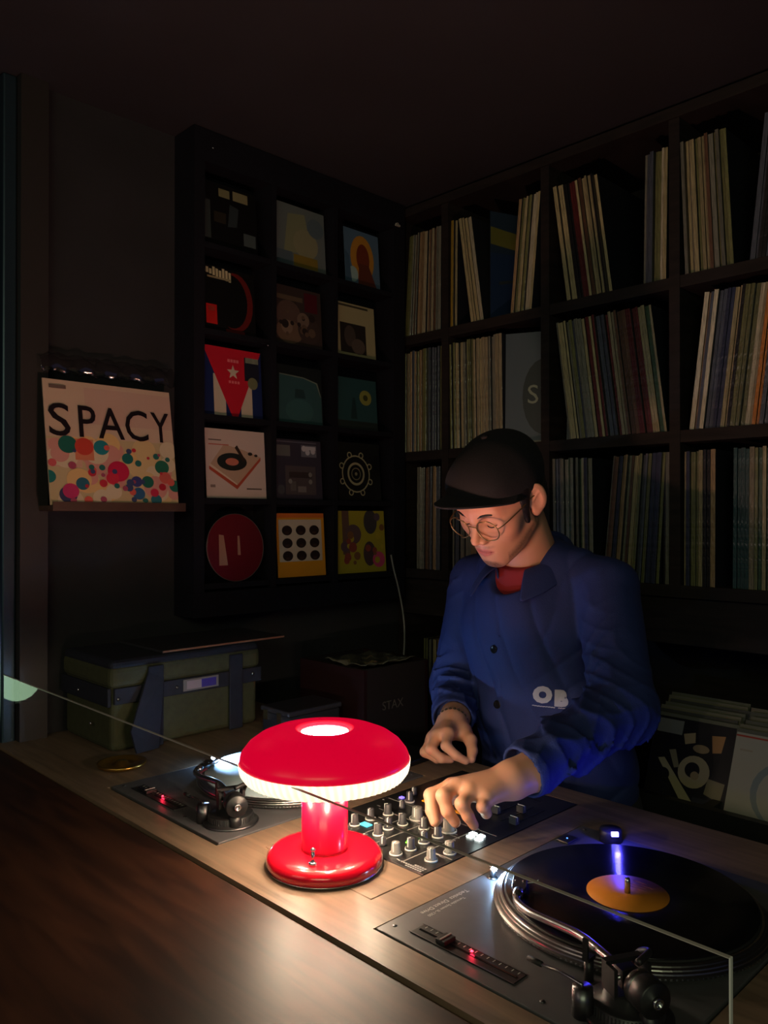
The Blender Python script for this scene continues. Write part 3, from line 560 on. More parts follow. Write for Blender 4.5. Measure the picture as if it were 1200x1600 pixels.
    s_ = spot('target_light_beam', (px_ + 0.002, py_ - 0.011, Z + 0.0135), (px_ + 0.02, py_ - 0.05, Z + 0.004), 1.6 if lit else 5.0, (0.35, 0.6, 1.0), 150); s_.parent = t
    point('target_light_glow', (px_ - 0.006, py_ - 0.013, Z + 0.012), 0.2 if lit else 0.25, (0.35, 0.6, 1.0), 0.003, t)
    # start button, strobe housing
    bevel(MB().box((0.372, 0.326, Z), (0.400, 0.347, Z + 0.003)).build('start_button', M_blk, t), 0.001)
    MB().cyl((0.386, 0.3365, Z + 0.003), 0.0012, 0.0006, 10).build('button_light', mat('dim_blue_led', (0.1, 0.3, 1), 0.4, emit=(0.1, 0.3, 1), es=3), t)
    MB().lathe([(0.017, 0), (0.017, 0.016), (0.0155, 0.0185), (0.0, 0.019)], (0.432, 0.290, Z), 28).build('strobe_housing', M_blk, t)
    if lit:
        MB().box((-0.005, -0.0022, -0.003), (0.005, 0.0022, 0.003)).build('strobe_lamp', M_blue_led, t, (0.420, 0.276, Z + 0.0165), (0, 0, -0.78))
        point('strobe_glow', (0.410, 0.266, Z + 0.030), 0.3, (0.06, 0.05, 1.0), 0.004, t)
    if lit:
        text_mesh('Technics  Direct Drive', 0.0095, M_print, 'plate_lettering', t, TX((0.153, 0.341, Z)) @ Matrix.Rotation(PI, 4, 'Z'), ext=0.0001)
        text_mesh('Turntable System SL-1200', 0.0065, M_print, 'plate_lettering', t, TX((0.135, 0.330, Z)) @ Matrix.Rotation(PI, 4, 'Z'), ext=0.0001)
    # tonearm
    pv = Vector((0.062, 0.060, 0)); hs = Vector((0.168, 0.271, 0)) if lit else Vector((0.150, 0.290, 0))
    dr = (hs - pv); L = dr.length; dr.normalize(); nr = Vector((-dr.y, dr.x, 0))
    def Q(a, b, z): p = pv + dr * a + nr * b; return (p.x, p.y, Z + z)
    MB().lathe([(0.044, 0.0), (0.0425, 0.004), (0.036, 0.005), (0.0355, 0.014), (0.034, 0.0155), (0.024, 0.0165), (0.0225, 0.025), (0.0, 0.0255)], (pv.x, pv.y, Z), 48, M_blk).lathe([(0.0445, 0.0), (0.0448, 0.0022), (0.0437, 0.0034)], (pv.x, pv.y, Z), 48, M_dsteel).build('tonearm_base', None, t)
    rg = MB()
    for i in range(60):
        a = 2 * PI * i / 60; rg.box((-0.0004, -0.0007, 0), (0.0006, 0.0007, 0.008), None, Matrix.Translation((pv.x + 0.0357 * math.cos(a), pv.y + 0.0357 * math.sin(a), Z + 0.0055)) @ Matrix.Rotation(a, 4, 'Z'))
    o = rg.build('height_ring_grip', M_dsteel, t); o['kind'] = 'stuff'
    HZ = 0.038
    R4 = Matrix.Rotation(math.atan2(dr.y, dr.x), 4, 'Z')
    G = Matrix.Translation((pv.x, pv.y, Z + HZ)) @ R4
    gm = MB()
    gm.box((-0.010, -0.021, -0.013), (0.012, -0.017, 0.013), M_blk, G).box((-0.010, 0.017, -0.013), (0.012, 0.021, 0.013), M_blk, G)
    gm.box((0.004, -0.021, 0.011), (0.012, 0.021, 0.015), M_blk, G).box((-0.010, -0.021, -0.016), (0.012, 0.021, -0.0125), M_blk, G).box((-0.006, -0.009, -0.009), (0.009, 0.009, 0.009), M_dsteel, G)
    gm.tube([G @ Vector((0, -0.017, 0)), G @ Vector((0, 0.017, 0))], 0.0025, 10, M_chrome)
    gm.build('gimbal', None, t)
    arm_pts = [Q(0.006, 0, HZ), Q(0.045, 0.0, HZ), Q(0.085, 0.002, HZ - 0.002), Q(0.125, 0.012, HZ - 0.006), Q(0.160, 0.022, HZ - 0.009), Q(0.190, 0.022, HZ - 0.011), Q(0.212, 0.010, HZ - 0.013)]
    MB().tube(bez(arm_pts, 6), 0.0046, 12).build('arm_tube', M_chrome, t)
    MB().tube([Q(0.203, 0.0155, HZ - 0.012), Q(0.217, 0.0065, HZ - 0.0133)], 0.0064, 14).build('collar', M_chrome, t)
    e0 = Vector(Q(0.215, 0.008, HZ - 0.014)); e1 = Vector(Q(0.262, -0.020, HZ - 0.018)); dd = (e1 - e0); hl = dd.length; ang = math.atan2(dd.y, dd.x)
    H = Matrix.Translation(e0) @ Matrix.Rotation(ang, 4, 'Z') @ Matrix.Rotation(math.asin(-dd.z / hl), 4, 'Y')
    hm = MB(); hm.prism([(0, -0.006), (0.012, -0.009), (hl, -0.009), (hl, 0.009), (0.012, 0.009), (0, 0.006)], -0.001, 0.0035, M_blk, H)
    hm.box((0.014, -0.0085, -0.0125), (hl - 0.004, 0.0085, -0.001), M_dsteel, H).box((hl - 0.016, -0.004, -0.017), (hl - 0.004, 0.004, -0.0125), M_blk, H)
    hm.tube([H @ Vector((hl * .55, -0.009, 0.002)), H @ Vector((hl * .6, -0.019, 0.003)), H @ Vector((hl * .6, -0.024, 0.007))], 0.0012, 8, M_chrome)
    for yy_ in (-0.005, 0.005): hm.cyl(tuple(H @ Vector((hl * .55, yy_, 0.003))), 0.0017, 0.002, 10, M_chrome)
    bevel(hm.build('headshell', None, t), 0.0006, 1)
    cw = MB(); CWM = Matrix.Translation(Q(-0.016, 0, HZ + 0.0)) @ R4 @ Matrix.Rotation(-PI / 2, 4, 'Y')
    cw.lathe([(0.006, -0.006), (0.0075, 0.0), (0.0155, 0.0005), (0.0165, 0.002), (0.0165, 0.010)], n=32, m=M_alu, M=CWM)
    cw.lathe([(0.0165, 0.0102), (0.0172, 0.011), (0.0172, 0.028), (0.0160, 0.0295), (0.0065, 0.0297), (0.006, 0.031), (0.0, 0.031)], n=32, m=M_blk, M=CWM)
    cw.build('counterweight', None, t)
    MB().lathe([(0.0058, 0.0312), (0.0056, 0.034), (0.0032, 0.0345), (0.0032, 0.032)], n=20, M=CWM).build('counterweight_cap', M_chrome, t)
    # arm rest, lifter and cue lever, anti-skate dial
    rx = Q(0.062, 0.004, 0); MB().cyl((rx[0], rx[1], Z), 0.005, 0.022, 16, M_blk).box((rx[0] - 0.007, rx[1] - 0.004, Z + 0.022), (rx[0] + 0.007, rx[1] + 0.004, Z + 0.026), M_blk).box((rx[0] - 0.008, rx[1] - 0.003, Z + 0.024), (rx[0] - 0.005, rx[1] + 0.003, Z + 0.046), M_blk).build('arm_rest', None, t)
    MB().cyl((0.030, 0.090, Z), 0.011, 0.028, 24, M_dsteel, r2=0.010).cyl((0.050, 0.030, Z), 0.010, 0.022, 24, M_blk).build('lift_mount', None, t)
    MB().tube(bez([(0.030, 0.090, Z + 0.029), (0.031, 0.115, Z + 0.031), (0.035, 0.135, Z + 0.027), (0.037, 0.158, Z + 0.026)], 5), 0.0017, 8, M_chrome).tube([(0.036, 0.142, Z + 0.0265), (0.038, 0.160, Z + 0.0255)], 0.0030, 10, M_rubber).build('cue_lever', None, t)
    MB().tube(bez([Q(0.028, -0.024, 0.030), Q(0.020, -0.028, 0.046), Q(-0.002, -0.024, 0.058), Q(-0.012, -0.004, 0.056)], 5), 0.0035, 8).build('lift_bracket', M_blk, t)
    for (x, y) in ((0.02, 0.13), (0.44, 0.02), (0.02, 0.34), (0.44, 0.34)): MB().lathe([(0.003, 0), (0.0025, 0.0008), (0, 0.001)], n=10).build('screw', M_dsteel, t, (x, y, Z))
    return t
turntable(0.662, 0.338, 'right-hand black turntable with orange-labelled record, nearest the viewer, set into the desk', True)
turntable(0.665, 1.034, 'left-hand black turntable behind the red lamp, set into the desk', False)

# ---------------------------------------------------------------- mixer
mx = empty('dj_mixer', (0.807, 0.748, 0.9)); mx.name = 'audio_mixer'; tag(mx, 'black audio mixer with grey knobs and lit buttons between the two turntables', 'mixer')
bevel(MB().box((0.0005, 0.0005, -0.024), (0.388, 0.257, 0.0585)).build('body', M_blk, mx), 0.001)
bevel(MB().box((0.001, 0.001, 0.0586), (0.3875, 0.2565, 0.0602)).build('face_plate', mat('mixer_face', (0.018, 0.018, 0.019), 0.33, 0.2), mx), 0.0006, 1)
ZM = 0.0603
M_kn = mat('grey_knob', (0.21, 0.21, 0.19), 0.45); M_kd = mat('dark_knob', (0.05, 0.05, 0.055), 0.4); M_ind = mat('white_mark', (0.75, 0.74, 0.68), 0.5)
M_grn = mat('green_led', (0.2, 1, 0.1), 0.4, emit=(0.18, 1.0, 0.03), es=3); M_pad = mat('lit_white_button', (1, 1, 1), 0.4, emit=(0.85, 1.0, 0.95), es=4); M_cy = mat('cyan_display', (0.1, 0.8, 1), 0.3, emit=(0.05, 0.62, 0.85), es=2.2)
def knob(x, y, kind='tall', rot=0.0):
    k = empty('knob', (x, y, ZM)); k.parent = mx; k.rotation_euler = (0, 0, rot)
    r, h, m = dict(tall=(0.0062, 0.018, M_kd), grey=(0.0068, 0.018, M_kn), small=(0.0052, 0.013, M_kd), big=(0.009, 0.02, M_kn))[kind]
    me = 'knobm_' + kind
    if me not in RM:
        a = MB(); a.lathe([(r * 1.15, 0), (r * 1.12, h * .22), (r, h * .3), (r * .9, h * .94), (r * .78, h), (0, h)], n=20, m=m); a.box((-r * 1.0, -0.0008, h * .3), (-r * .1, 0.0008, h * 1.03), M_ind); RM[me] = a.mesh('knob_cap')
        b_ = MB(); b_.lathe([(r * 1.30, 0.0), (r * 1.42, 0.0), (r * 1.42, 0.0026), (r * 1.30, 0.0026)], n=24, m=M_ind, close=True); RM[me + 'r'] = b_.mesh('knob_ring')
    o = bpy.data.objects.new('knob_cap', RM[me]); C.objects.link(o); o.parent = k
    if kind != 'small': o = bpy.data.objects.new('knob_ring', RM[me + 'r']); C.objects.link(o); o.parent = k
    return k
KN = [(.826, .884, 'small'), (.838, .858, 'small'), (.860, .891, 'tall'), (.829, .822, 'grey'), (.856, .818, 'tall'), (.888, .897, 'tall'), (.916, .893, 'tall'), (.888, .821, 'tall'), (.919, .821, 'tall'), (.850, .772, 'grey'), (.887, .769, 'grey'),
      (.928, .858, 'tall'), (.968, .945, 'small'), (.998, .956, 'tall'), (.930, .940, 'tall'), (.895, .945, 'tall'), (.860, .945, 'tall'), (.830, .930, 'small'), (1.02, .900, 'small'), (1.03, .976, 'small')]
for i, (x, y, k) in enumerate(KN): knob(x - .807, y - .748, k, (0.0, 0.5, -0.6, 0.2)[i % 4])
bigk = knob(0.950 - .807, 0.893 - .748, 'big', 0.2); bigk2 = knob(0.948 - .807, 0.824 - .748, 'big', -0.3)
def mpart(nm, m, *boxes):
    b_ = MB()
    for a, c_ in boxes: b_.box((a[0] - .807, a[1] - .748, ZM + a[2]), (c_[0] - .807, c_[1] - .748, ZM + c_[2]))
    return b_.build(nm, m, mx)
for (x, y) in ((.955, .786), (.967, .775), (.955, .770), (.966, .790)): mpart('lit_button', M_pad, ((x - .0045, y - .005, 0), (x + .0045, y + .005, .0022)))
point('button_glow', (0.155, 0.03, ZM + 0.02), 0.012, (0.8, 1.0, 0.95), 0.008, mx)
mpart('display', M_cy, ((.868, .925, 0), (.880, .943, .001)))
for x, y in ((.905, .836), (.875, .841), (.870, .838), (.900, .840), (.846, .843)): mpart('level_light', M_grn, ((x - .0016, y - .0026, 0), (x + .0016, y + .0026, .001)))
mpart('cue_button', mat('violet_led', (0.3, 0.2, 1), 0.4, emit=(0.2, 0.15, 1), es=2), ((.998, .975, 0), (1.005, .982, .002)))
M_line = mat('grey_line', (0.30, 0.29, 0.26), 0.5)
for a, b_ in (((.815, .797), (.99, .7985)), ((.815, .871), (.94, .8725)), ((.872, .752), (.8735, .80)), ((.815, .91), (.94, .9112)), ((.985, .76), (.9862, .995)), ((.938, .80), (.939, .97))):
    mpart('divider_line', M_line, ((a[0], a[1], 0), (b_[0], b_[1], .0003)))
def slider(x0, x1, y, kx):
    mpart('fader_slot', M_blkg, ((x0, y - .0012, 0), (x1, y + .0012, .0004)))
    a = MB(); a.prism([(-0.0045, -0.007), (0.0045, -0.007), (0.0045, 0.007), (-0.0045, 0.007)], 0, 0.011, M_kd); a.box((-0.0006, -0.0071, 0.0035), (0.0006, 0.0071, 0.0122), M_ind)
    bevel(a.build('fader_cap', None, mx, (kx - .807, y - .748, ZM + 0.0005)), 0.0012)
slider(1.04, 1.13, .95, 1.055); slider(1.04, 1.13, .82, 1.062); slider(1.04, 1.13, .771, 1.045); slider(1.04, 1.13, .793, 1.095)
mpart('fader_slot', M_blkg, ((1.160, .80, 0), (1.1625, .95, .0004)))
mpart('crossfader_cap', M_kd, ((1.155, .868, .0005), (1.168, .882, .011)))
random.seed(3)
for i in range(34):
    x = random.uniform(.812, 1.0); y = random.uniform(.755, .995); w_ = random.uniform(.004, .012)
    if any((x - a) ** 2 + (y - b_) ** 2 < .012 ** 2 for a, b_, _ in KN): continue
    mpart('panel_print', M_print, ((x, y, 0), (x + .0013, y + w_, .0002)))
for k, (x, w_) in enumerate(((.8115, .035), (.8165, .05), (.8215, .026))): mpart('model_lettering', M_print, *[((x, .757 + j * .0045, 0), (x + .0028, .757 + j * .0045 + .0030, .0002)) for j in range(int(w_ / .0045))])
ost = MB().box((-0.0035, -0.046, 0), (0.0035, 0.046, 0.0022)).build('orange_strip', mat('glowing_orange_plastic', srgb(236, 150, 20), 0.4, emit=srgb(236, 140, 10), es=0.25), None, (0.973, 0.857, 0.9605), (0, 0, -0.0)); bevel(ost, 0.001)  # faint glow added to the plastic, which is no lamp
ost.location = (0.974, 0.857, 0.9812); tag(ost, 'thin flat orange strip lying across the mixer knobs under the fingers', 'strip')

# ---------------------------------------------------------------- record bag on the desk, left
M_olive = mat('olive_canvas', srgb(58, 60, 36), 0.85, noise=0.15, nscale=60, bump=0.3); M_navy = mat('navy_webbing', srgb(20, 23, 36), 0.8, noise=0.15, nscale=80, bump=0.3)
bg = empty('record_bag', (0.76, 1.58, 0.9605)); tag(bg, 'olive canvas record bag with navy straps and lid on the desk by the wall', 'bag')
def rb(nm, a, b_, m, bw=0.01): return bevel(MB().box(a, b_).build(nm, m, bg), bw, 3)
rb('body', (0, 0, 0), (0.365, 0.232, 0.150), M_olive, 0.012)
rb('lid', (-0.006, -0.006, 0.132), (0.371, 0.238, 0.180), M_olive, 0.014)
rb('lid_top', (-0.004, -0.003, 0.166), (0.369, 0.236, 0.192), M_navy, 0.012)
rb('band', (0.002, -0.0085, 0.100), (0.370, -0.0005, 0.134), M_navy, 0.002)
rb('side_band', (-0.0085, 0.002, 0.095), (-0.0005, 0.236, 0.134), M_navy, 0.002)
for x in (0.075, 0.278): rb('strap', (x, -0.014, -0.0), (x + 0.036, -0.0087, 0.172), M_navy, 0.002)
fl = MB().poly([(0.075, -0.0142, 0.160), (0.111, -0.0142, 0.145), (0.107, -0.016, 0.02), (0.09, -0.03, 0.0), (0.03, -0.05, 0.004), (0.02, -0.045, 0.05)]).build('loose_strap', M_navy, bg); s_ = fl.modifiers.new('s', 'SOLIDIFY'); s_.thickness = 0.004; s_.offset = 1
rb('label_window', (0.160, -0.0112, 0.105), (0.250, -0.0088, 0.131), mat('clear_label', srgb(120, 118, 120), 0.12), 0.001)
rb('card', (0.168, -0.0118, 0.109), (0.205, -0.0113, 0.127), pm(150, 140, 150), 0.0001); rb('card_stripe', (0.205, -0.0118, 0.109), (0.243, -0.0113, 0.127), pm(60, 50, 140), 0.0001)
for x, y, z in ((0.0, -0.009, 0.112), (0.335, -0.009, 0.120), (0.135, -0.009, 0.117)):
    MB().lathe([(0.004, 0), (0.003, 0.002), (0, 0.0028)], n=12, M=Matrix.Rotation(PI / 2, 4, 'X')).build('rivet', M_chrome, bg, (x + 0.01, y, z))
for z in (0.05, 0.112): MB().lathe([(0.004, 0), (0.003, 0.002), (0, 0.0028)], n=12, M=Matrix.Rotation(-PI / 2, 4, 'Y')).build('rivet', M_chrome, bg, (-0.009, 0.03 + z, z))
bd = MB().box((0, 0, 0), (0.330, 0.20, 0.006)).build('thin_board', mat('board_top', (0.02, 0.02, 0.025), 0.6), None, (0.880, 1.585, 1.1535 + 0.001)); bevel(bd, 0.001)
bd.location = (0.876, 1.582, 1.1533); bd.scale = (1, 1, 1)
tag(bd, 'thin dark board with pale brown front edge lying on the record bag', 'board')
MB().box((0.001, -0.0012, 0.0012), (0.329, -0.0001, 0.0052)).build('front_edge', pm(150, 100, 76), bd)

# gold ashtray and small things on the desk
at = MB().lathe([(0.0, 0.0), (0.036, 0.0), (0.046, 0.005), (0.047, 0.010), (0.044, 0.010), (0.036, 0.005), (0.016, 0.004), (0.010, 0.012), (0.0, 0.013)], n=36).build('brass_dish', mat('brass', srgb(170, 130, 60), 0.28, 0.9), None, (0.735, 1.485, 0.9603)); tag(at, 'small round brass dish on the desk in front of the record bag', 'dish')
bx = empty('gear_case', (1.06, 1.42, 0.9603)); tag(bx, 'small dark grey gear case on the desk behind the lamp and left turntable', 'case')
bevel(MB().box((0.0, 0.0, 0.0), (0.15, 0.10, 0.05)).build('body', M_navy, bx), 0.006); bevel(MB().box((-0.003, -0.003, 0.0502), (0.153, 0.103, 0.062)).build('lid', mat('case_lid', (0.03, 0.03, 0.04), 0.3), bx), 0.004)
for y in (0.02, 0.07): MB().box((-0.006, y, 0.034), (-0.0002, y + 0.016, 0.056)).build('latch', M_chrome, bx)
bx.location = (1.08, 1.40, 0.9603)
tb = empty('flat_device', (1.120, 1.085, 0.9603), 0.05); tag(tb, 'flat black device with pale front edge on the desk, left of the hands', 'device')
bevel(MB().box((0.0, 0.0, 0.0), (0.11, 0.165, 0.010)).build('body', M_blkg, tb), 0.002); MB().box((-0.0004, 0.004, 0.003), (-0.0001, 0.161, 0.007)).build('edge_strip', pm(130, 110, 110), tb)

# ---------------------------------------------------------------- side bench with the small red crate
bn = empty('side_bench', (1.27, 1.20, 0)); tag(bn, 'dark low bench in the corner behind the booth desk', 'bench')
MB().box((0.0, 0.0, 0.84), (0.50, 0.56, 0.865)).build('bench_top', M_shelf, bn)
for x in (0.0, 0.48): MB().box((x, 0.0, 0.0), (x + 0.02, 0.56, 0.8398)).build('side_panel', M_shelf, bn)
cr = empty('singles_crate', (1.290, 1.385, 0.8653)); tag(cr, 'dark red crate of single records in the corner behind the lamp', 'crate')
M_cr = mat('dark_red_crate', srgb(34, 12, 15), 0.5, noise=0.2, nscale=10); M_crd = mat('crate_dark_side', (0.02, 0.016, 0.018), 0.4)
w_, d_, h_ = 0.222, 0.240, 0.222
MB().box((0, 0, 0), (0.010, d_, h_)).build('side_panel', M_cr, cr); MB().box((w_ - 0.010, 0, 0), (w_, d_, h_)).build('side_panel', M_cr, cr)
MB().box((0.0101, 0, 0), (w_ - 0.0101, 0.010, h_)).build('front_panel', M_crd, cr); MB().box((0.0101, d_ - 0.010, 0), (w_ - 0.0101, d_, h_)).build('back_panel', M_crd, cr); MB().box((0.0101, 0.0101, 0), (w_ - 0.0101, d_ - 0.0101, 0.008)).build('bottom', M_crd, cr)
text_mesh('STAX', 0.030, pm(84, 80, 76), 'crate_lettering', cr, TX((0.06, -0.0003, 0.118)) @ Matrix.Rotation(PI / 2, 4, 'X'), ext=0.0001)
random.seed(9)
cols_ = [K(110, 112, 96), K(70, 70, 72), K(90, 50, 44), K(128, 120, 96), K(60, 64, 84), K(100, 96, 80)]
for i in range(14):
    th = -0.16 + 0.02 * i
    o = MB().box((0, 0, 0), (0.180, 0.0022, 0.180)).build('single_sleeve', cols_[i % 6], None, (1.311, 1.412 + 0.0145 * i, 0.876), (-0.10 - 0.001 * i, 0, 0))
    tag(o, 'single sleeve, %s from the front in the dark red crate' % ordinal(i), 'record sleeve', 'single sleeves in the dark red crate')
pb = MB(); nx = 10
vv = [(0.02 * i, 0.017 * j, 0.004 + 0.004 * math.sin(i * 1.7 + j) + 0.003 * math.cos(j * 2.3)) for i in range(nx) for j in range(nx)]
pb.add(vv, [(i * nx + j, (i + 1) * nx + j, (i + 1) * nx + j + 1, i * nx + j + 1) for i in range(nx - 1) for j in range(nx - 1)], None, None, True)
o = pb.build('plastic_sleeve', mat('crumpled_plastic', srgb(96, 96, 84), 0.12, coat=1.0), None, (1.308, 1.400, 1.0885)); tag(o, 'crumpled clear plastic sleeve lying on top of the dark red crate', 'plastic sleeve')
sd = o.modifiers.new('s', 'SOLIDIFY'); sd.thickness = 0.001

# white cable running down the corner
cb = MB().tube(bez([(1.722, 1.728, 1.335), (1.728, 1.722, 1.29), (1.742, 1.715, 1.23), (1.752, 1.705, 1.15), (1.752, 1.700, 1.08), (1.745, 1.70, 0.98), (1.745, 1.70, 0.869)], 6), 0.0028, 8).build('white_cable', mat('grey_cable', srgb(120, 120, 116), 0.5)); tag(cb, 'thin white cable hanging in the corner below the display rack', 'cable')
clip = MB().box((0, 0, 0), (0.018, 0.006, 0.005)).tube([(0.0, 0.003, 0.006), (0.008, 0.002, 0.010), (0.018, 0.003, 0.003)], 0.0014, 8).build('cable_clip', pm(150, 150, 140), None, (1.745, 1.728, 2.345)); tag(clip, 'small white clip at the top corner of the display rack', 'clip')

# ---------------------------------------------------------------- low bins behind the person
lb_ = empty('low_record_bin', (1.60, 0, 0)); tag(lb_, 'low black record bin running under the shelf', 'bin')
MB().box((0.0, 0.30, 0.0), (0.02, 1.19, 0.86)).build('front_panel', M_blk, lb_); MB().box((0.0201, 0.30, 0.74), (0.219, 1.19, 0.76)).build('bottom_board', M_blk, lb_)
for y in (0.30, 0.70, 1.17): MB().box((0.0201, y, 0.7601), (0.2, y + 0.02, 0.86)).build('divider', M_blk, lb_)
random.seed(21)
def leaning(nm, y_left, x, z, lean, w_, h_, base, shp, lab, grp=None):
    o = cover(nm, w_, h_, base, shp, lab, 'record sleeve', 0.003, grp)
    o.matrix_world = Matrix.Translation((x, y_left, z)) @ Matrix.Rotation(-PI / 2, 4, 'Z') @ Matrix.Rotation(-lean, 4, 'X'); return o
bk = K(14, 12, 20); cr2 = K(150, 140, 110)
leaning('single_sleeve', 0.872, 1.655, 0.835, 0.45, .182, .182, bk, [('r', K(110, 110, 104), .02, .80, .34, .97), ('p', K(150, 130, 100), [(.36, .82), (.5, .86), (.52, .74), (.40, .70)]), ('p', K(150, 110, 70), [(.70, .86), (.86, .88), (.84, .68), (.74, .66)]), ('c', K(130, 110, 84), .6, .68, .1, .05), ('c', K(150, 136, 110), .56, .40, .19), ('c', bk, .54, .42, .09), ('c', K(140, 120, 90), .58, .36, .05), ('p', cr2, [(.10, .48), (.18, .50), (.62, .04), (.48, .02)]), ('p', K(120, 110, 88), [(.74, .36), (.94, .34), (.92, .12), (.72, .18)]), ('p', K(120, 112, 90), [(.22, .60), (.30, .62), (.38, .42), (.32, .40)]), ('c', bk, .2, .3, .08), ('r', K(40, 40, 50), .6, .0, .8, .12)],
        'black single sleeve with bold cream figure collage, in the low bin at right')
leaning('single_sleeve', 0.690, 1.640, 0.830, 0.45, .185, .185, K(150, 146, 136), [('r', K(150, 50, 36), .0, .955, 1, .975), ('r', K(140, 130, 116), .06, .8, .2, .82), ('c', K(110, 120, 124), .60, .40, .36), ('c', K(150, 146, 136), .64, .38, .33), ('c', K(150, 150, 140), .66, .38, .24), ('c', K(110, 60, 30), .72, .38, .16), ('c', K(160, 120, 40), .72, .38, .06)],
        'white single sleeve with red line and brown roundel, at right edge in low bin')
for i in range(7):
    leaning('single_sleeve', 0.880 + random.uniform(-.01, .01), 1.668 + 0.017 * i, 0.838 + 0.004 * i, 0.40 - .012 * i, .182, .182, [K(90, 90, 76), K(60, 60, 56), K(104, 100, 84)][i % 3], [], 'plain sleeve, %s behind the black collage single in the low bin' % ordinal(i), 'plain sleeves in the left bin compartment')
for i in range(6):
    leaning('single_sleeve', 0.692 + random.uniform(-.01, .01), 1.655 + 0.018 * i, 0.836 + 0.005 * i, 0.40 - .012 * i, .182, .182, [K(80, 80, 70), K(100, 96, 80)][i % 2], [], 'plain sleeve, %s behind the white roundel single in the low bin' % ordinal(i), 'plain sleeves in the right bin compartment')
o = MB().box((0, 0, 0), (0.004, 0.006, 0.11)).build('plastic_edge', pm(170, 160, 140)); bpy.data.objects.remove(o)
leaning('single_sleeve', 1.10, 1.650, 0.835, 0.30, .182, .182, K(80, 26, 24), [('r', K(170, 160, 140), .93, .05, .985, .95)], 'dark red single sleeve with pale edge, in the bin just right of the person')
# records standing on the bench between crate and person
records(1.672, 1.585, 0.866 - 0.1, 0.3, ['olive', 'grey', 'cream', 'tan'], 'standing behind the dark red crate', 'records standing behind the dark red crate', x=1.80, n=9)
rs = empty('low_record_shelf', (1.79, 1.21, 0)); tag(rs, 'low dark shelf unit under the record shelf in the corner', 'shelf')
MB().box((0.0, 0.0, 0.738), (0.33, 0.55, 0.7655)).build('shelf_board', M_shelf, rs)
MB().box((0.0, 0.0, 0.0), (0.02, 0.55, 0.7378)).build('front_board', M_shelf, rs)

# glowing globes added out of view to give the acrylic guard a coloured reflection
gl = empty('reflection_globes', (0.17, 3.0, 0)); tag(gl, 'added out-of-view green and violet glowing globes on a stand, mirrored in the acrylic guard', 'lamp')
MB().lathe([(0.0, 0.0), (0.10, 0.0), (0.10, 0.015), (0.012, 0.022), (0.012, 0.78), (0.0, 0.78)], n=24).build('stand', M_blk, gl)
MB().lathe([(0.001, 0.785)] + [(0.075 * math.sin(a), 0.86 - 0.075 * math.cos(a)) for a in np.linspace(0.12, PI - 0.05, 12)], n=28).build('globe', mat('green_globe', (0.5, 0.8, 0.5), 0.4, emit=(0.34, 0.55, 0.34), es=6.0), gl)
MB().lathe([(0.04 * math.sin(a) + 1e-5, -0.04 * math.cos(a)) for a in np.linspace(0.02, PI - 0.02, 10)], n=20).build('violet_globe', mat('violet_globe_glass', (0.4, 0.3, 0.9), 0.4, emit=(0.35, 0.25, 1.0), es=7.0), gl, (0.02, 0.09, 0.93))
# ---------------------------------------------------------------- the person: smooth distance-field figure
def smin(a, b, k):
    h = np.maximum(k - np.abs(a - b), 0) / k; return np.minimum(a, b) - h * h * k * 0.25
def smax(a, b, k): return -smin(-a, -b, k)
def ell(P, c, r):
    r = np.asarray(r); q = (P - np.asarray(c)) / r; k0 = np.sqrt((q * q).sum(-1)); q2 = q / r; k1 = np.sqrt((q2 * q2).sum(-1)) + 1e-9
    return k0 * (k0 - 1) / k1
def sph(P, c, r): return np.sqrt(((P - np.asarray(c)) ** 2).sum(-1)) - r
def cap(P, a, b, r1, r2=None):
    a = np.asarray(a, float); b = np.asarray(b, float); r2 = r1 if r2 is None else r2; ab = b - a
    t = np.clip(((P - a) @ ab) / (ab @ ab), 0, 1); return np.sqrt(((P - a - t[..., None] * ab) ** 2).sum(-1)) - (r1 + (r2 - r1) * t)
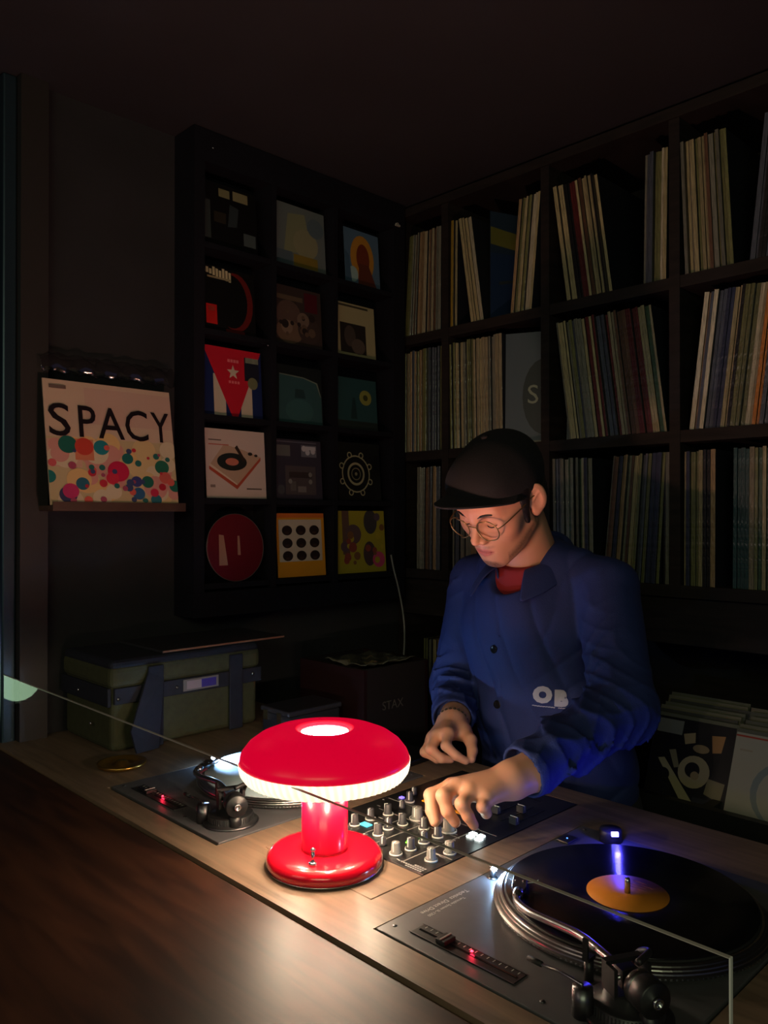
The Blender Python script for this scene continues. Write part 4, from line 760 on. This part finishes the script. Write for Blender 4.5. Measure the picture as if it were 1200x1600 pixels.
def march(f, lo, hi, h, band=1.6):
    B = 8; lo = np.array(lo, float); nb = np.ceil((np.array(hi) - lo) / (h * B)).astype(int); n = nb * B
    gi = np.stack(np.meshgrid(*[np.arange(k) for k in nb], indexing='ij'), -1).reshape(-1, 3)
    cen = lo + (gi * B + (B - 1) / 2) * h; dc = np.concatenate([f(cen[i:i + 200000]) for i in range(0, len(cen), 200000)])
    V = np.repeat(np.repeat(np.repeat(np.where(dc > 0, 1.0, -1.0).astype(np.float32).reshape(nb), B, 0), B, 1), B, 2)
    act = gi[np.abs(dc) < h * B * 0.87 * band]; off = np.stack(np.meshgrid(*[np.arange(B)] * 3, indexing='ij'), -1).reshape(-1, 3)
    for i in range(0, len(act), 600):
        idx = (act[i:i + 600, None, :] * B + off[None]).reshape(-1, 3); V[idx[:, 0], idx[:, 1], idx[:, 2]] = f(lo + idx * h)
    V = np.clip(V, -1, 1); S = V < 0
    S[0] = S[-1] = False; S[:, 0] = S[:, -1] = False; S[:, :, 0] = S[:, :, -1] = False
    cnt = np.zeros([k - 1 for k in n], np.int8)
    for dx in (0, 1):
        for dy in (0, 1):
            for dz in (0, 1): cnt += S[dx:n[0] - 1 + dx, dy:n[1] - 1 + dy, dz:n[2] - 1 + dz]
    cells = np.argwhere((cnt > 0) & (cnt < 8)); del cnt
    ID = -np.ones([k - 1 for k in n], np.int32); ID[cells[:, 0], cells[:, 1], cells[:, 2]] = np.arange(len(cells))
    acc = np.zeros((len(cells), 3)); num = np.zeros(len(cells))
    cs = [(0, 0, 0), (1, 0, 0), (0, 1, 0), (1, 1, 0), (0, 0, 1), (1, 0, 1), (0, 1, 1), (1, 1, 1)]
    for a in range(8):
        for b in range(a + 1, 8):
            if sum(abs(cs[a][k] - cs[b][k]) for k in range(3)) != 1: continue
            ca = cells + cs[a]; cb = cells + cs[b]; va = V[ca[:, 0], ca[:, 1], ca[:, 2]]; vb = V[cb[:, 0], cb[:, 1], cb[:, 2]]
            m = (va < 0) != (vb < 0); t = np.where(m, va / np.where(m, va - vb, 1), 0)
            acc += np.where(m[:, None], ca + t[:, None] * (cb - ca), 0); num += m
    verts = lo + (acc / np.maximum(num, 1)[:, None]) * h
    faces = []
    for ax in range(3):
        u, w = (ax + 1) % 3, (ax + 2) % 3
        sl0 = [slice(1, -1)] * 3; sl1 = [slice(1, -1)] * 3; sl0[ax] = slice(0, -1); sl1[ax] = slice(1, None)
        A = S[tuple(sl0)]; Bb = S[tuple(sl1)]; e = np.argwhere(A != Bb); sg = A[e[:, 0], e[:, 1], e[:, 2]]
        base = e.copy(); o1 = [1, 1, 1]; o1[ax] = 0; base = e + o1
        def at(du, dw):
            q = base.copy(); q[:, u] -= du; q[:, w] -= dw; return ID[q[:, 0], q[:, 1], q[:, 2]]
        q = np.stack([at(1, 1), at(0, 1), at(0, 0), at(1, 0)], 1); q[~sg] = q[~sg][:, ::-1]; q = q[(q >= 0).all(1)]; faces.append(q)
    return verts, np.concatenate(faces)
def np_mesh(name, v, f, m, parent=None, smooth=True, cols=None):
    me = bpy.data.meshes.new(name); me.vertices.add(len(v)); me.vertices.foreach_set('co', v.astype(np.float32).ravel())
    me.loops.add(f.size); me.loops.foreach_set('vertex_index', f.astype(np.int32).ravel()); me.polygons.add(len(f))
    me.polygons.foreach_set('loop_start', np.arange(0, f.size, 4, dtype=np.int32)); me.polygons.foreach_set('loop_total', np.full(len(f), 4, np.int32))
    me.polygons.foreach_set('use_smooth', np.ones(len(f), bool)); me.update(calc_edges=True); me.materials.append(m)
    if cols is not None:
        ca = me.color_attributes.new('tone', 'FLOAT_COLOR', 'POINT'); ca.data.foreach_set('color', np.concatenate([cols, np.ones((len(v), 1))], 1).astype(np.float32).ravel())
    o = bpy.data.objects.new(name, me); C.objects.link(o)
    if parent: o.parent = parent
    return o

A3 = np.array
HO = A3([1.276, 0.975, 1.490])                       # point between the ears
HM = A3([[0.003, -0.815, -0.579], [0.995, 0.058, -0.077], [0.097, -0.576, 0.811]])
HM, _ = np.linalg.qr(HM); HM *= np.sign((HM * A3([[0.003, -0.815, -0.579], [0.995, 0.058, -0.077], [0.097, -0.576, 0.811]])).sum(0))
HMAT = Matrix([[*HM[i], HO[i]] for i in range(3)] + [[0, 0, 0, 1]])
def hw(p): return HO + HM @ A3(p, float)
def toh(P): return (P - HO) @ HM
shL, shR = A3([1.412, 0.818, 1.310]), A3([1.437, 1.165, 1.302]); elL, elR = A3([1.270, 0.706, 1.118]), A3([1.400, 1.192, 1.068])
wrL, wrR = A3([1.015, 0.748, 1.046]), A3([1.222, 1.052, 1.040])
nk = A3([1.405, 0.985, 1.345])
def head_sdf(Q):
    X = Q.copy(); X[:, 0] = np.abs(X[:, 0])
    d = ell(Q, (0, -.012, .031), (.074, .094, .082))
    d = smin(d, ell(Q, (0, .030, -.015), (.060, .060, .075)), .03)
    d = smin(d, ell(Q, (0, .034, -.070), (.046, .050, .040)), .03)
    d = smin(d, cap(X, (.050, -.004, -.058), (.016, .066, -.100), .013, .012), .03)
    d = smin(d, sph(Q, (0, .072, -.100), .0155), .02)
    d = smin(d, sph(X, (.041, .052, -.026), .021), .025)
    d = smin(d, cap(X, (.0, .080, .018), (.040, .066, .019), .009, .008), .02)
    d = smax(d, -ell(X, (.031, .094, -.003), (.017, .018, .012)), .012)           # eye sockets
    d = smin(d, ell(X, (.031, .0665, -.004), (.0145, .0135, .0125)), .004)        # eyeballs under lowered lids
    d = smax(d, -cap(X, (.020, .0795, -.0085), (.042, .0755, -.0085), .0010), .002)
    d = smin(d, ell(Q, (0, .070, -.066), (.027, .021, .026)), .02)
    d = smin(d, cap(Q, (0, .082, .004), (0, .104, -.034), .0062, .0088), .012)   # nose
    d = smin(d, ell(X, (.0115, .094, -.039), (.0075, .0095, .0070)), .006)
    d = smax(d, -sph(X, (.0062, .0985, -.0465), .0032), .003)
    d = smin(d, cap(X, (0, .0915, -.0625), (.019, .083, -.0655), .0042, .0022), .005)    # lips
    d = smin(d, cap(X, (0, .0905, -.0735), (.017, .083, -.0705), .0050, .0022), .005)
    d = smax(d, -cap(X, (0, .0965, -.0682), (.022, .086, -.0680), .0014), .002)
    # ears
    E = X - A3([.077, -.010, -.006]); a = .62; E2 = np.stack([E[:, 0] * math.cos(a) - E[:, 1] * math.sin(a) * -1, -E[:, 0] * math.sin(a) + E[:, 1] * math.cos(a), E[:, 2] + E[:, 1] * .18], 1)
    ear = ell(E2, (0, -.004, .002), (.0065, .0200, .0310)); ear = smin(ear, ell(E2, (-.002, .004, -.024), (.0065, .0090, .011)), .006)
    ear = smax(ear, -ell(E2, (.0070, -.001, .002), (.0055, .0115, .0215)), .004); ear = smin(ear, cap(E2, (.002, -.008, .012), (.002, .006, .002), .0022), .003)
    d = smin(d, ear, .006)
    return d
# hands: (knuckle, middle joint, end joint, tip) per finger
handL = dict(w=wrL, f=[((.946, .816, 1.036), (.912, .829, 1.024), (.902, .818, 1.006), (.898, .808, .993)), ((.936, .796, 1.043), (.904, .797, 1.033), (.905, .789, 1.012), (.916, .783, .994)),
                       ((.940, .773, 1.040), (.913, .768, 1.026), (.921, .763, 1.008), (.931, .760, .992)), ((.953, .752, 1.033), (.934, .746, 1.022), (.948, .750, 1.008), (.960, .757, 1.003))],
             t=((1.000, .785, 1.030), (.962, .826, 1.014), (.934, .828, 1.000), (.915, .818, .990)), r=(.0106, .0108, .0102, .0088))
handR = dict(w=wrR, f=[((1.160, 1.010, 1.040), (1.134, .992, 1.022), (1.143, .975, 1.005), (1.157, .964, .995)), ((1.153, 1.030, 1.034), (1.122, 1.020, 1.012), (1.134, 1.004, .996), (1.152, .996, .992)),
                       ((1.160, 1.049, 1.024), (1.132, 1.044, 1.000), (1.146, 1.026, .988), (1.162, 1.016, .990)), ((1.172, 1.063, 1.012), (1.150, 1.056, .992), (1.162, 1.038, .984), (1.174, 1.030, .988))],
             t=((1.212, 1.018, 1.030), (1.196, .984, 1.022), (1.182, .968, 1.008), (1.170, .961, .997)), r=(.0098, .0100, .0095, .0084))
def hand_sdf(P, h, up):
    w = h['w']; d = cap(P, w, w + (w - A3(h['f'][1][0])) * .4, .024, .025)
    for i, f in enumerate(h['f']):                                  # palm: one slab-like capsule per ray
        a = w + (A3(f[0]) - w) * .12 + A3([0, 0, -.004]); d = smin(d, cap(P, a, A3(f[0]) + A3([0, 0, -.004]), .0175, .0135), .016)
    t = h['t']; d = smin(d, cap(P, w + A3([0, 0, -.006]), t[0], .017, .016), .02); d = smin(d, cap(P, t[0], t[1], .0155, .0118), .012)
    th = smin(cap(P, t[1], t[2], .0115, .0098), cap(P, t[2], t[3], .0098, .0085), .004); d = smin(d, th, .006)
    for f, r in zip(h['f'], h['r']):
        g = cap(P, A3(f[0]) + A3([0, 0, -.003]), f[1], r * 1.06, r * .96); g = smin(g, cap(P, f[1], f[2], r * .96, r * .86), .005); g = smin(g, cap(P, f[2], f[3], r * .86, r * .74), .004)
        d = smin(d, g, .0055)
    return d
def skin_sdf(P):
    d = ell(P, (1.43, .96, .95), (.095, .150, .16)); d = smin(d, ell(P, (1.42, .98, 1.17), (.098, .155, .17)), .06)
    d = smin(d, cap(P, shL, shR, .045), .06)
    d = smin(d, cap(P, shL, elL, .045, .036), .03); d = smin(d, cap(P, elL, wrL, .036, .024), .02)
    d = smin(d, cap(P, shR, elR, .045, .036), .03); d = smin(d, cap(P, elR, wrR, .036, .024), .02)
    d = smin(d, cap(P, hw((0, -.030, -.045)), nk, .052, .058), .03)
    for m, g in ((P[:, 2] > 1.27, lambda Q: head_sdf(toh(Q))), ((P[:, 0] < 1.12) & (P[:, 1] < .90), lambda Q: hand_sdf(Q, handL, 0)), ((P[:, 0] < 1.30) & (P[:, 1] > .90) & (P[:, 2] < 1.12), lambda Q: hand_sdf(Q, handR, 0))):
        if m.any(): d[m] = smin(d[m], g(P[m]), .018 if g is not None else .01)
    return d
M_skin = mat('skin', srgb(196, 140, 112), 0.48, spec=0.4)
nt = M_skin.node_tree; at_ = nt.nodes.new('ShaderNodeAttribute'); at_.attribute_name = 'tone'; nt.links.new(at_.outputs['Color'], nt.nodes['Principled BSDF'].inputs['Base Color'])
nt.nodes['Principled BSDF'].inputs['Subsurface Weight'].default_value = 0.12; nt.nodes['Principled BSDF'].inputs['Subsurface Scale'].default_value = 0.008
import time as _t; _t0 = _t.time()
v, f = march(skin_sdf, (.86, .64, .86), (1.62, 1.30, 1.66), 0.0021)
Q = toh(v); base = A3(srgb(200, 146, 118)); cols = np.tile(base, (len(v), 1))
ax_ = np.abs(Q[:, 0])
def blend(w, c): 
    global cols
    cols = cols * (1 - w[:, None]) + A3(c) * w[:, None]
onhead = v[:, 2] > 1.33
lips = np.clip(1 - (((ax_ / .023) ** 2) + ((Q[:, 2] + .068) / .0095) ** 2), 0, 1) ** .5 * (Q[:, 1] > .07) * onhead; blend(np.clip(lips * 1.2, 0, .8), srgb(170, 84, 84))
rng = np.random.default_rng(4); nz = rng.random(len(v))
chin = np.clip(1.2 - (((ax_ / .024) ** 2) + ((Q[:, 2] + .103) / .016) ** 2 + ((Q[:, 1] - .078) / .025) ** 2), 0, 1) * onhead; blend(np.clip(chin * 1.5, 0, .9) * (.5 + .5 * nz), srgb(40, 28, 24))
jaw = np.clip(1 - np.abs(Q[:, 2] + .088 + (Q[:, 1] - .06) * .55) / .016, 0, 1) * (Q[:, 1] < .07) * (Q[:, 1] > -.01) * (ax_ > .025) * onhead; blend(jaw * .8 * (.5 + .5 * nz), srgb(50, 36, 30))
mst = np.clip(1 - (((ax_ - .014) / .014) ** 2 + ((Q[:, 2] + .0555) / .0045) ** 2), 0, 1) * (Q[:, 1] > .075) * onhead; blend(mst * .55 * (.5 + .5 * nz), srgb(50, 36, 30))
person = np_mesh('person', v, f, M_skin, None, True, cols)
tag(person, 'person in black cap, round glasses and blue jacket bending over the mixer', 'person')
print('skin', len(v), round(_t.time() - _t0, 1))

# jacket
M_jack = mat('blue_twill', srgb(27, 43, 98), 0.8, noise=0.08, nscale=400, bump=0.25)
nb_ = M_jack.node_tree
def fold(P, a, b, amp, fr, ph):
    ab = b - a; L_ = math.sqrt(ab @ ab); ax = ab / L_; t = ((P - a) @ ax); n1 = np.cross(ax, A3([0, 0, 1.])); n1 /= np.linalg.norm(n1); n2 = np.cross(ax, n1); s1 = (P - a) @ n1; s2 = (P - a) @ n2
    w1 = np.sin(t * fr + ph + 22 * s1 + 2.2 * np.sin(s2 * 38 + ph) + 1.4 * np.sin(t * 21 + ph * 3)); w2 = np.sin(t * fr * .62 - 34 * s1 + 18 * s2 + ph * 2 + 1.7 * np.sin(s1 * 55))
    return amp * ((1 - np.abs(w1)) ** 2 * -1.5 + (1 - np.abs(w2)) ** 2 * -1.1 + .8) * (.55 + .45 * np.sin(s1 * 30 + s2 * 26 + ph))
def jacket_sdf(P):
    d = ell(P, (1.435, .945, .90), (.132, .168, .24)); d = smin(d, ell(P, (1.42, .965, 1.12), (.126, .163, .18)), .10)
    d = smin(d, ell(P, (1.415, .985, 1.235), (.124, .166, .13)), .08)
    d = smin(d, cap(P, A3([1.415, .985, 1.345]), shL + A3([0, .0, 0]), .062, .058), .05); d = smin(d, cap(P, A3([1.415, .985, 1.345]), shR, .062, .058), .05)
    d = d - .003 * np.sin(P[:, 1] * 34 + P[:, 2] * 16 + 2 * np.sin(P[:, 2] * 18)) - .002 * np.sin(P[:, 1] * 15 - P[:, 2] * 44)
    g1 = np.sin(26 * (P[:, 2] - 1.2) + 46 * (P[:, 1] - .86) + 1.3 * np.sin(P[:, 2] * 22)); g2 = np.sin(40 * (P[:, 1] - .9) - 17 * P[:, 2] + 2); d = d + .0042 * ((1 - np.abs(g1)) ** 3) * np.clip((.95 - P[:, 1]) * 8, 0, 1) + .0035 * ((1 - np.abs(g2)) ** 3)
    for sh_, el, wr, s in ((shL, elL, wrL, 1), (shR, elR, wrR, -1)):
        e1 = el + (wr - el) * .90; q = smin(cap(P, sh_, el, .061, .056), cap(P, el, e1, .056, .044), .03)
        fa = np.clip(((P - el) @ (wr - el)) / ((wr - el) @ (wr - el)) + .5, 0, 1) * np.clip(1.3 - ((P - el) @ (wr - el)) / ((wr - el) @ (wr - el)) * .6, 0, 1)
        ed = np.clip(((e1 - P) @ (wr - el)) / np.linalg.norm(wr - el) / .05, .12, 1); q = q + fold(P, sh_, el, .0060, 52, 1.0) * np.clip(fa, .15, 1) * .7 + fold(P, el, wr, .0080, 58, 2.0) * fa * ed
        ax = (wr - el) / np.linalg.norm(wr - el); q = smax(q, (P - e1) @ ax - .012, .006)
        q = smax(q, -smax(cap(P, e1 - ax * .03, e1 + ax * .06, .035, .041), -((P - e1) @ ax + .018), .004), .004)
        d = smin(d, q, .012)
    d = smax(d, -cap(P, (1.365, .985, 1.415), (1.325, .985, 1.34), .066, .050), .01)       # neck opening
    d = smax(d, -cap(P, (1.300, .985, 1.365), (1.262, .985, 1.272), .044, .010), .008)     # V of the open collar
    d = smax(d, -cap(P, (1.285, .985, 1.27), (1.295, .980, .80), .0012), .003)             # placket edge
    return d
v, f = march(jacket_sdf, (.98, .58, .80), (1.62, 1.32, 1.47), 0.0036)
jacket = np_mesh('jacket', v, f, M_jack, person); print('jacket', len(v), round(_t.time() - _t0, 1))
from mathutils.bvhtree import BVHTree
bv = BVHTree.FromPolygons([tuple(p) for p in v], [tuple(q) for q in f])
# t-shirt
M_tee = mat('dark_red_cotton', srgb(132, 26, 28), 0.85)
def tee_sdf(P):
    d = ell(P, (1.42, .985, 1.22), (.112, .158, .15)); d = smin(d, cap(P, nk + A3([.0, 0, -.01]), hw((0, -.034, -.085)), .066, .060), .05)
    d = smax(d, -cap(P, hw((0, .02, -.09)), hw((0, .03, -.02)), .040, .09), .01)
    d = smax(d, (P - A3([1.345, .985, 1.350])) @ A3([-.35, 0, .94]), .006)
    d = smax(d, -(P[:, 2] - 1.10), .005); return d
v, f = march(tee_sdf, (1.26, .80, 1.08), (1.56, 1.17, 1.45), 0.004); np_mesh('t_shirt', v, f, M_tee, person)
# collar: folded band around the neck with two front points
def collar():
    nu, rows = 44, []
    for i in range(nu + 1):
        u = -1 + 2 * i / nu; a = u * 2.62                      # 0 = back of the neck
        cx, cy, cz = 1.392, .985, 1.400
        bx, by = math.cos(a), math.sin(a); fr = (1 - math.cos(a)) / 2      # 0 back .. ~1 front
        tz = cz - .060 * fr + .018 * (1 - fr); r0 = .064 + .004 * fr
        top = A3([cx + r0 * bx * 1.12, cy + r0 * by, tz]); inn = top + A3([0, 0, -.026]) + A3([-.002 * bx, -.002 * by, 0])
        ow = .036 + .034 * max(0, fr - .45) ** 1.0 * 1.6; pt = max(0, fr - .70) / .25
        out = top + A3([bx * ow * .85, by * ow * .85, -.030 - .022 * fr]) + A3([-.012 * pt, 0, -.012 * pt])
        mid = (top * .55 + out * .45) + A3([bx * .004, by * .004, .008]); rows.append([inn, inn * .4 + top * .6, top + A3([bx * .002, by * .002, .0025]), mid * .5 + top * .5 + A3([0, 0, .002]), mid, out * .6 + mid * .4, out])
    vv = [tuple(p) for r in rows for p in r]; k = 7
    return MB().add(vv, [(i * k + j, i * k + j + 1, (i + 1) * k + j + 1, (i + 1) * k + j) for i in range(nu) for j in range(k - 1)], None, None, True)
co = collar().build('collar', M_jack, jacket); s_ = co.modifiers.new('s', 'SOLIDIFY'); s_.thickness = 0.0035; s_.offset = 0; s2 = co.modifiers.new('b', 'SUBSURF'); s2.levels = s2.render_levels = 1
def on_jacket(o_, d_): 
    h = bv.ray_cast(Vector(o_), Vector(d_).normalized()); return h[0], h[1]
for (y, z) in ((1.000, 1.073), (1.000, 1.185)):
    p, nrm = on_jacket((1.0, y, z), (1, -.02, 0))
    b_ = MB().lathe([(0.0082, 0.0), (0.0085, 0.0015), (0.0078, 0.0028), (0.0058, 0.0022), (0.0, 0.0020)], n=24).build('button', M_blkg, jacket); b_.matrix_world = Matrix.Translation(p) @ nrm.to_track_quat('Z', 'Y').to_matrix().to_4x4()
def decal(body, size, m, org, ydir, name, bold, xs=1.0):
    me_o = text_mesh(body, size, m, name, jacket, None, bold, 0.0, 0.9, xs); me = me_o.data
    n_ = Vector((-ydir[0], -ydir[1], 0)); right = Vector((0, 0, 1)).cross(n_).normalized()
    for vx in me.vertices:
        p0 = Vector(org) + right * vx.co.x + Vector((0, 0, 1)) * vx.co.y + n_ * 0.05; h, nn = on_jacket(p0, -n_)
        vx.co = (h + n_ * 0.0016) if h is not None else p0
    me.update(); return me_o
gm_ = pm(170, 170, 184, 0.7)
dxy = (0.62, 0.785)
o_ob = (1.218, .888, 1.098)
decal('O', 0.040, gm_, (1.30, .916, 1.094), dxy, 'print_letter', 0.0034, 0.92); decal('B', 0.038, gm_, (1.325, .889, 1.090), dxy, 'print_letter', 0.0034, 1.0)
decal('~~~~~~~~   ~~~~', 0.0085, gm_, (1.30, .916, 1.082), dxy, 'print_line', 0.0004, 1.0)

# cap, hair, glasses
M_cap = mat('black_cotton', srgb(11, 11, 15), 0.9, noise=0.1, nscale=300, bump=0.2); M_hair = mat('black_hair', srgb(14, 11, 10), 0.6, noise=0.3, nscale=200, bump=0.5)
def cap_sdf(P):
    Q = toh(P); d = ell(Q, (0, -.016, .040), (.0835, .104, .088)); d = smin(d, ell(Q, (0, .050, .060), (.060, .045, .040)), .04)
    pl_ = -(Q[:, 2] - (.018 + .42 * Q[:, 1])); d = smax(d, pl_, .004)
    d = smax(d, -smax(ell(Q, (0, -.014, .034), (.079, .099, .085)), Q[:, 2] * 0 - 1, .001), .003)
    X = np.abs(Q[:, 0]); seam = np.abs(Q[:, 0]) ; d = d + .0006 * np.exp(-(seam / .0018) ** 2)
    return d
lo_ = HO - .17; hi_ = HO + .17
v, f = march(cap_sdf, lo_, hi_, 0.0028); capo = np_mesh('cap', v, f, M_cap, person)
mb = MB(); nu, nv = 28, 8; vv = []
for i in range(nu + 1):
    u = -1 + 2 * i / nu; a = u * 1.22
    ix, iy = .079 * math.sin(a), -.012 + .098 * math.cos(a)
    ln = .066 * max(0, math.cos(u * PI / 2)) ** .55
    for j in range(nv + 1):
        t = j / nv; z = .060 + .016 * t - .030 * u * u - .030 * (abs(u) ** 2.2) * t
        vv.append((ix * (1 + .06 * t), iy + ln * t, z))
mb.add(vv, [(i * (nv + 1) + j, i * (nv + 1) + j + 1, (i + 1) * (nv + 1) + j + 1, (i + 1) * (nv + 1) + j) for i in range(nu) for j in range(nv)], None, HMAT, True)
br = mb.build('brim', M_cap, capo); s_ = br.modifiers.new('s', 'SOLIDIFY'); s_.thickness = 0.0032
MB().lathe([(0.0, 0.004), (0.005, 0.0035), (0.0075, 0.001), (0.0075, -0.002)][::-1], n=16, M=HMAT @ Matrix.Translation((0, -.016, .1285))).build('cap_button', M_cap, capo)
def hair_sdf(P):
    Q = toh(P); X = Q.copy(); X[:, 0] = np.abs(X[:, 0]); d = ell(Q, (0, -.017, .026), (.0785, .0975, .095))
    d = smax(d, Q[:, 1] - .022 + .0 * Q[:, 2], .004); d = smax(d, -(Q[:, 2] + .050 - .25 * Q[:, 1]), .006); d = smax(d, Q[:, 2] - .06, .004)
    d = smin(d, ell(Q, (0, -.060, -.030), (.060, .042, .050)), .02)
    d = smax(d, -ell(X, (.080, -.004, -.022), (.02, .022, .036)), .004)
    d = smin(d, cap(X, (.0665, .014, .030), (.0630, .014, -.040), .0125, .0060), .010); d = smin(d, cap(X, (.0680, .002, .03), (.0640, .012, -.005), .013, .011), .006)
    return d + .0006 * np.sin(Q[:, 1] * 900 + 3 * np.sin(Q[:, 2] * 300))
v, f = march(hair_sdf, lo_, hi_, 0.003); np_mesh('hair', v, f, M_hair, person)
for s in (-1, 1):
    MB().tube(bez([(s * .013, .0905, .0130), (s * .026, .0880, .0175), (s * .039, .0800, .0170), (s * .049, .0705, .012)], 6), [0.0016] * 4 + [0.0026] * 10 + [0.0014] * 5, 8, None, HMAT).build('eyebrow', M_hair, person)
    MB().tube(bez([(s * .0185, .0790, -.0095), (s * .026, .0812, -.0125), (s * .034, .0808, -.0130), (s * .0440, .0745, -.0090)], 6), 0.0011, 6, None, HMAT).build('eyelashes', M_hair, person)
gs = empty('glasses'); gs.parent = person
M_gold = mat('thin_gold_frame', srgb(150, 120, 80), 0.3, 0.8)
for s in (-1, 1):
    pts = [(s * .0345 + .0245 * math.cos(a), .1005 - .20 * abs(.0245 * math.cos(a) + s * s * .0) * 0.35 - (.004 if s * math.cos(a) > 0 else 0), -.0095 + .0225 * math.sin(a)) for a in np.linspace(0, 2 * PI, 37)]
    MB().tube(pts, 0.00125, 8, None, HMAT).build('rim', M_gold, gs); MB().add([(x, y, z) for x, y, z in pts[:-1]], [tuple(range(36))], None, HMAT).build('lens', M_film, gs)
    MB().tube(bez([(s * .059, .0950, -.003), (s * .067, .080, -.001), (s * .0735, .030, .001), (s * .0780, -.005, .005), (s * .079, -.018, -.006)], 6), 0.0012, 8, None, HMAT).build('temple', M_gold, gs)
MB().tube(bez([(-.0105, .0985, -.005), (-.004, .1015, -.001), (.004, .1015, -.001), (.0105, .0985, -.005)], 5), 0.0012, 8, None, HMAT).build('bridge', M_gold, gs)
# bracelet on the far wrist
axr = Vector(wrR - elR).normalized(); Bm = Matrix.Translation(Vector(wrR) + axr * 0.004) @ axr.to_track_quat('Z', 'Y').to_matrix().to_4x4()
bb = MB()
for i in range(22):
    a = 2 * PI * i / 22; bb.lathe([(0, -.0035), (.0030, -.0018), (.0036, 0), (.0030, .0018), (0, .0035)], (0.0285 * math.cos(a), 0.0285 * math.sin(a), 0), 8, None, Bm)
o = bb.build('bead_bracelet', mat('dark_beads', srgb(70, 64, 50), 0.25, 0.3), person)
# trousers and shoes (below the desk)
def leg_sdf(P):
    d = ell(P, (1.44, .945, .88), (.115, .160, .14))
    for s in (-1, 1): d = smin(d, smin(cap(P, (1.445, .945 + s * .085, .84), (1.44, .945 + s * .10, .48), .088, .068), cap(P, (1.44, .945 + s * .10, .48), (1.455, .945 + s * .11, .10), .068, .062), .03), .04)
    return smax(d, -(P[:, 2] - .07), .005)
v, f = march(leg_sdf, (1.28, .72, .04), (1.58, 1.16, 1.03), 0.009); np_mesh('trousers', v, f, mat('dark_trousers', (0.02, 0.02, 0.024), 0.85), person)
for s in (-1, 1):
    def shoe(P, s=s):
        y = .945 + s * .11; d = smin(cap(P, (1.46, y, .045), (1.32, y, .036), .044, .036), cap(P, (1.46, y, .06), (1.45, y, .10), .045, .045), .03); return smax(d, -P[:, 2] + .002, .004)
    v, f = march(shoe, (1.22, .72, -.01), (1.56, 1.16, .18), 0.007); np_mesh('shoe', v, f, M_rubber, person)
print('person done', round(_t.time() - _t0, 1))
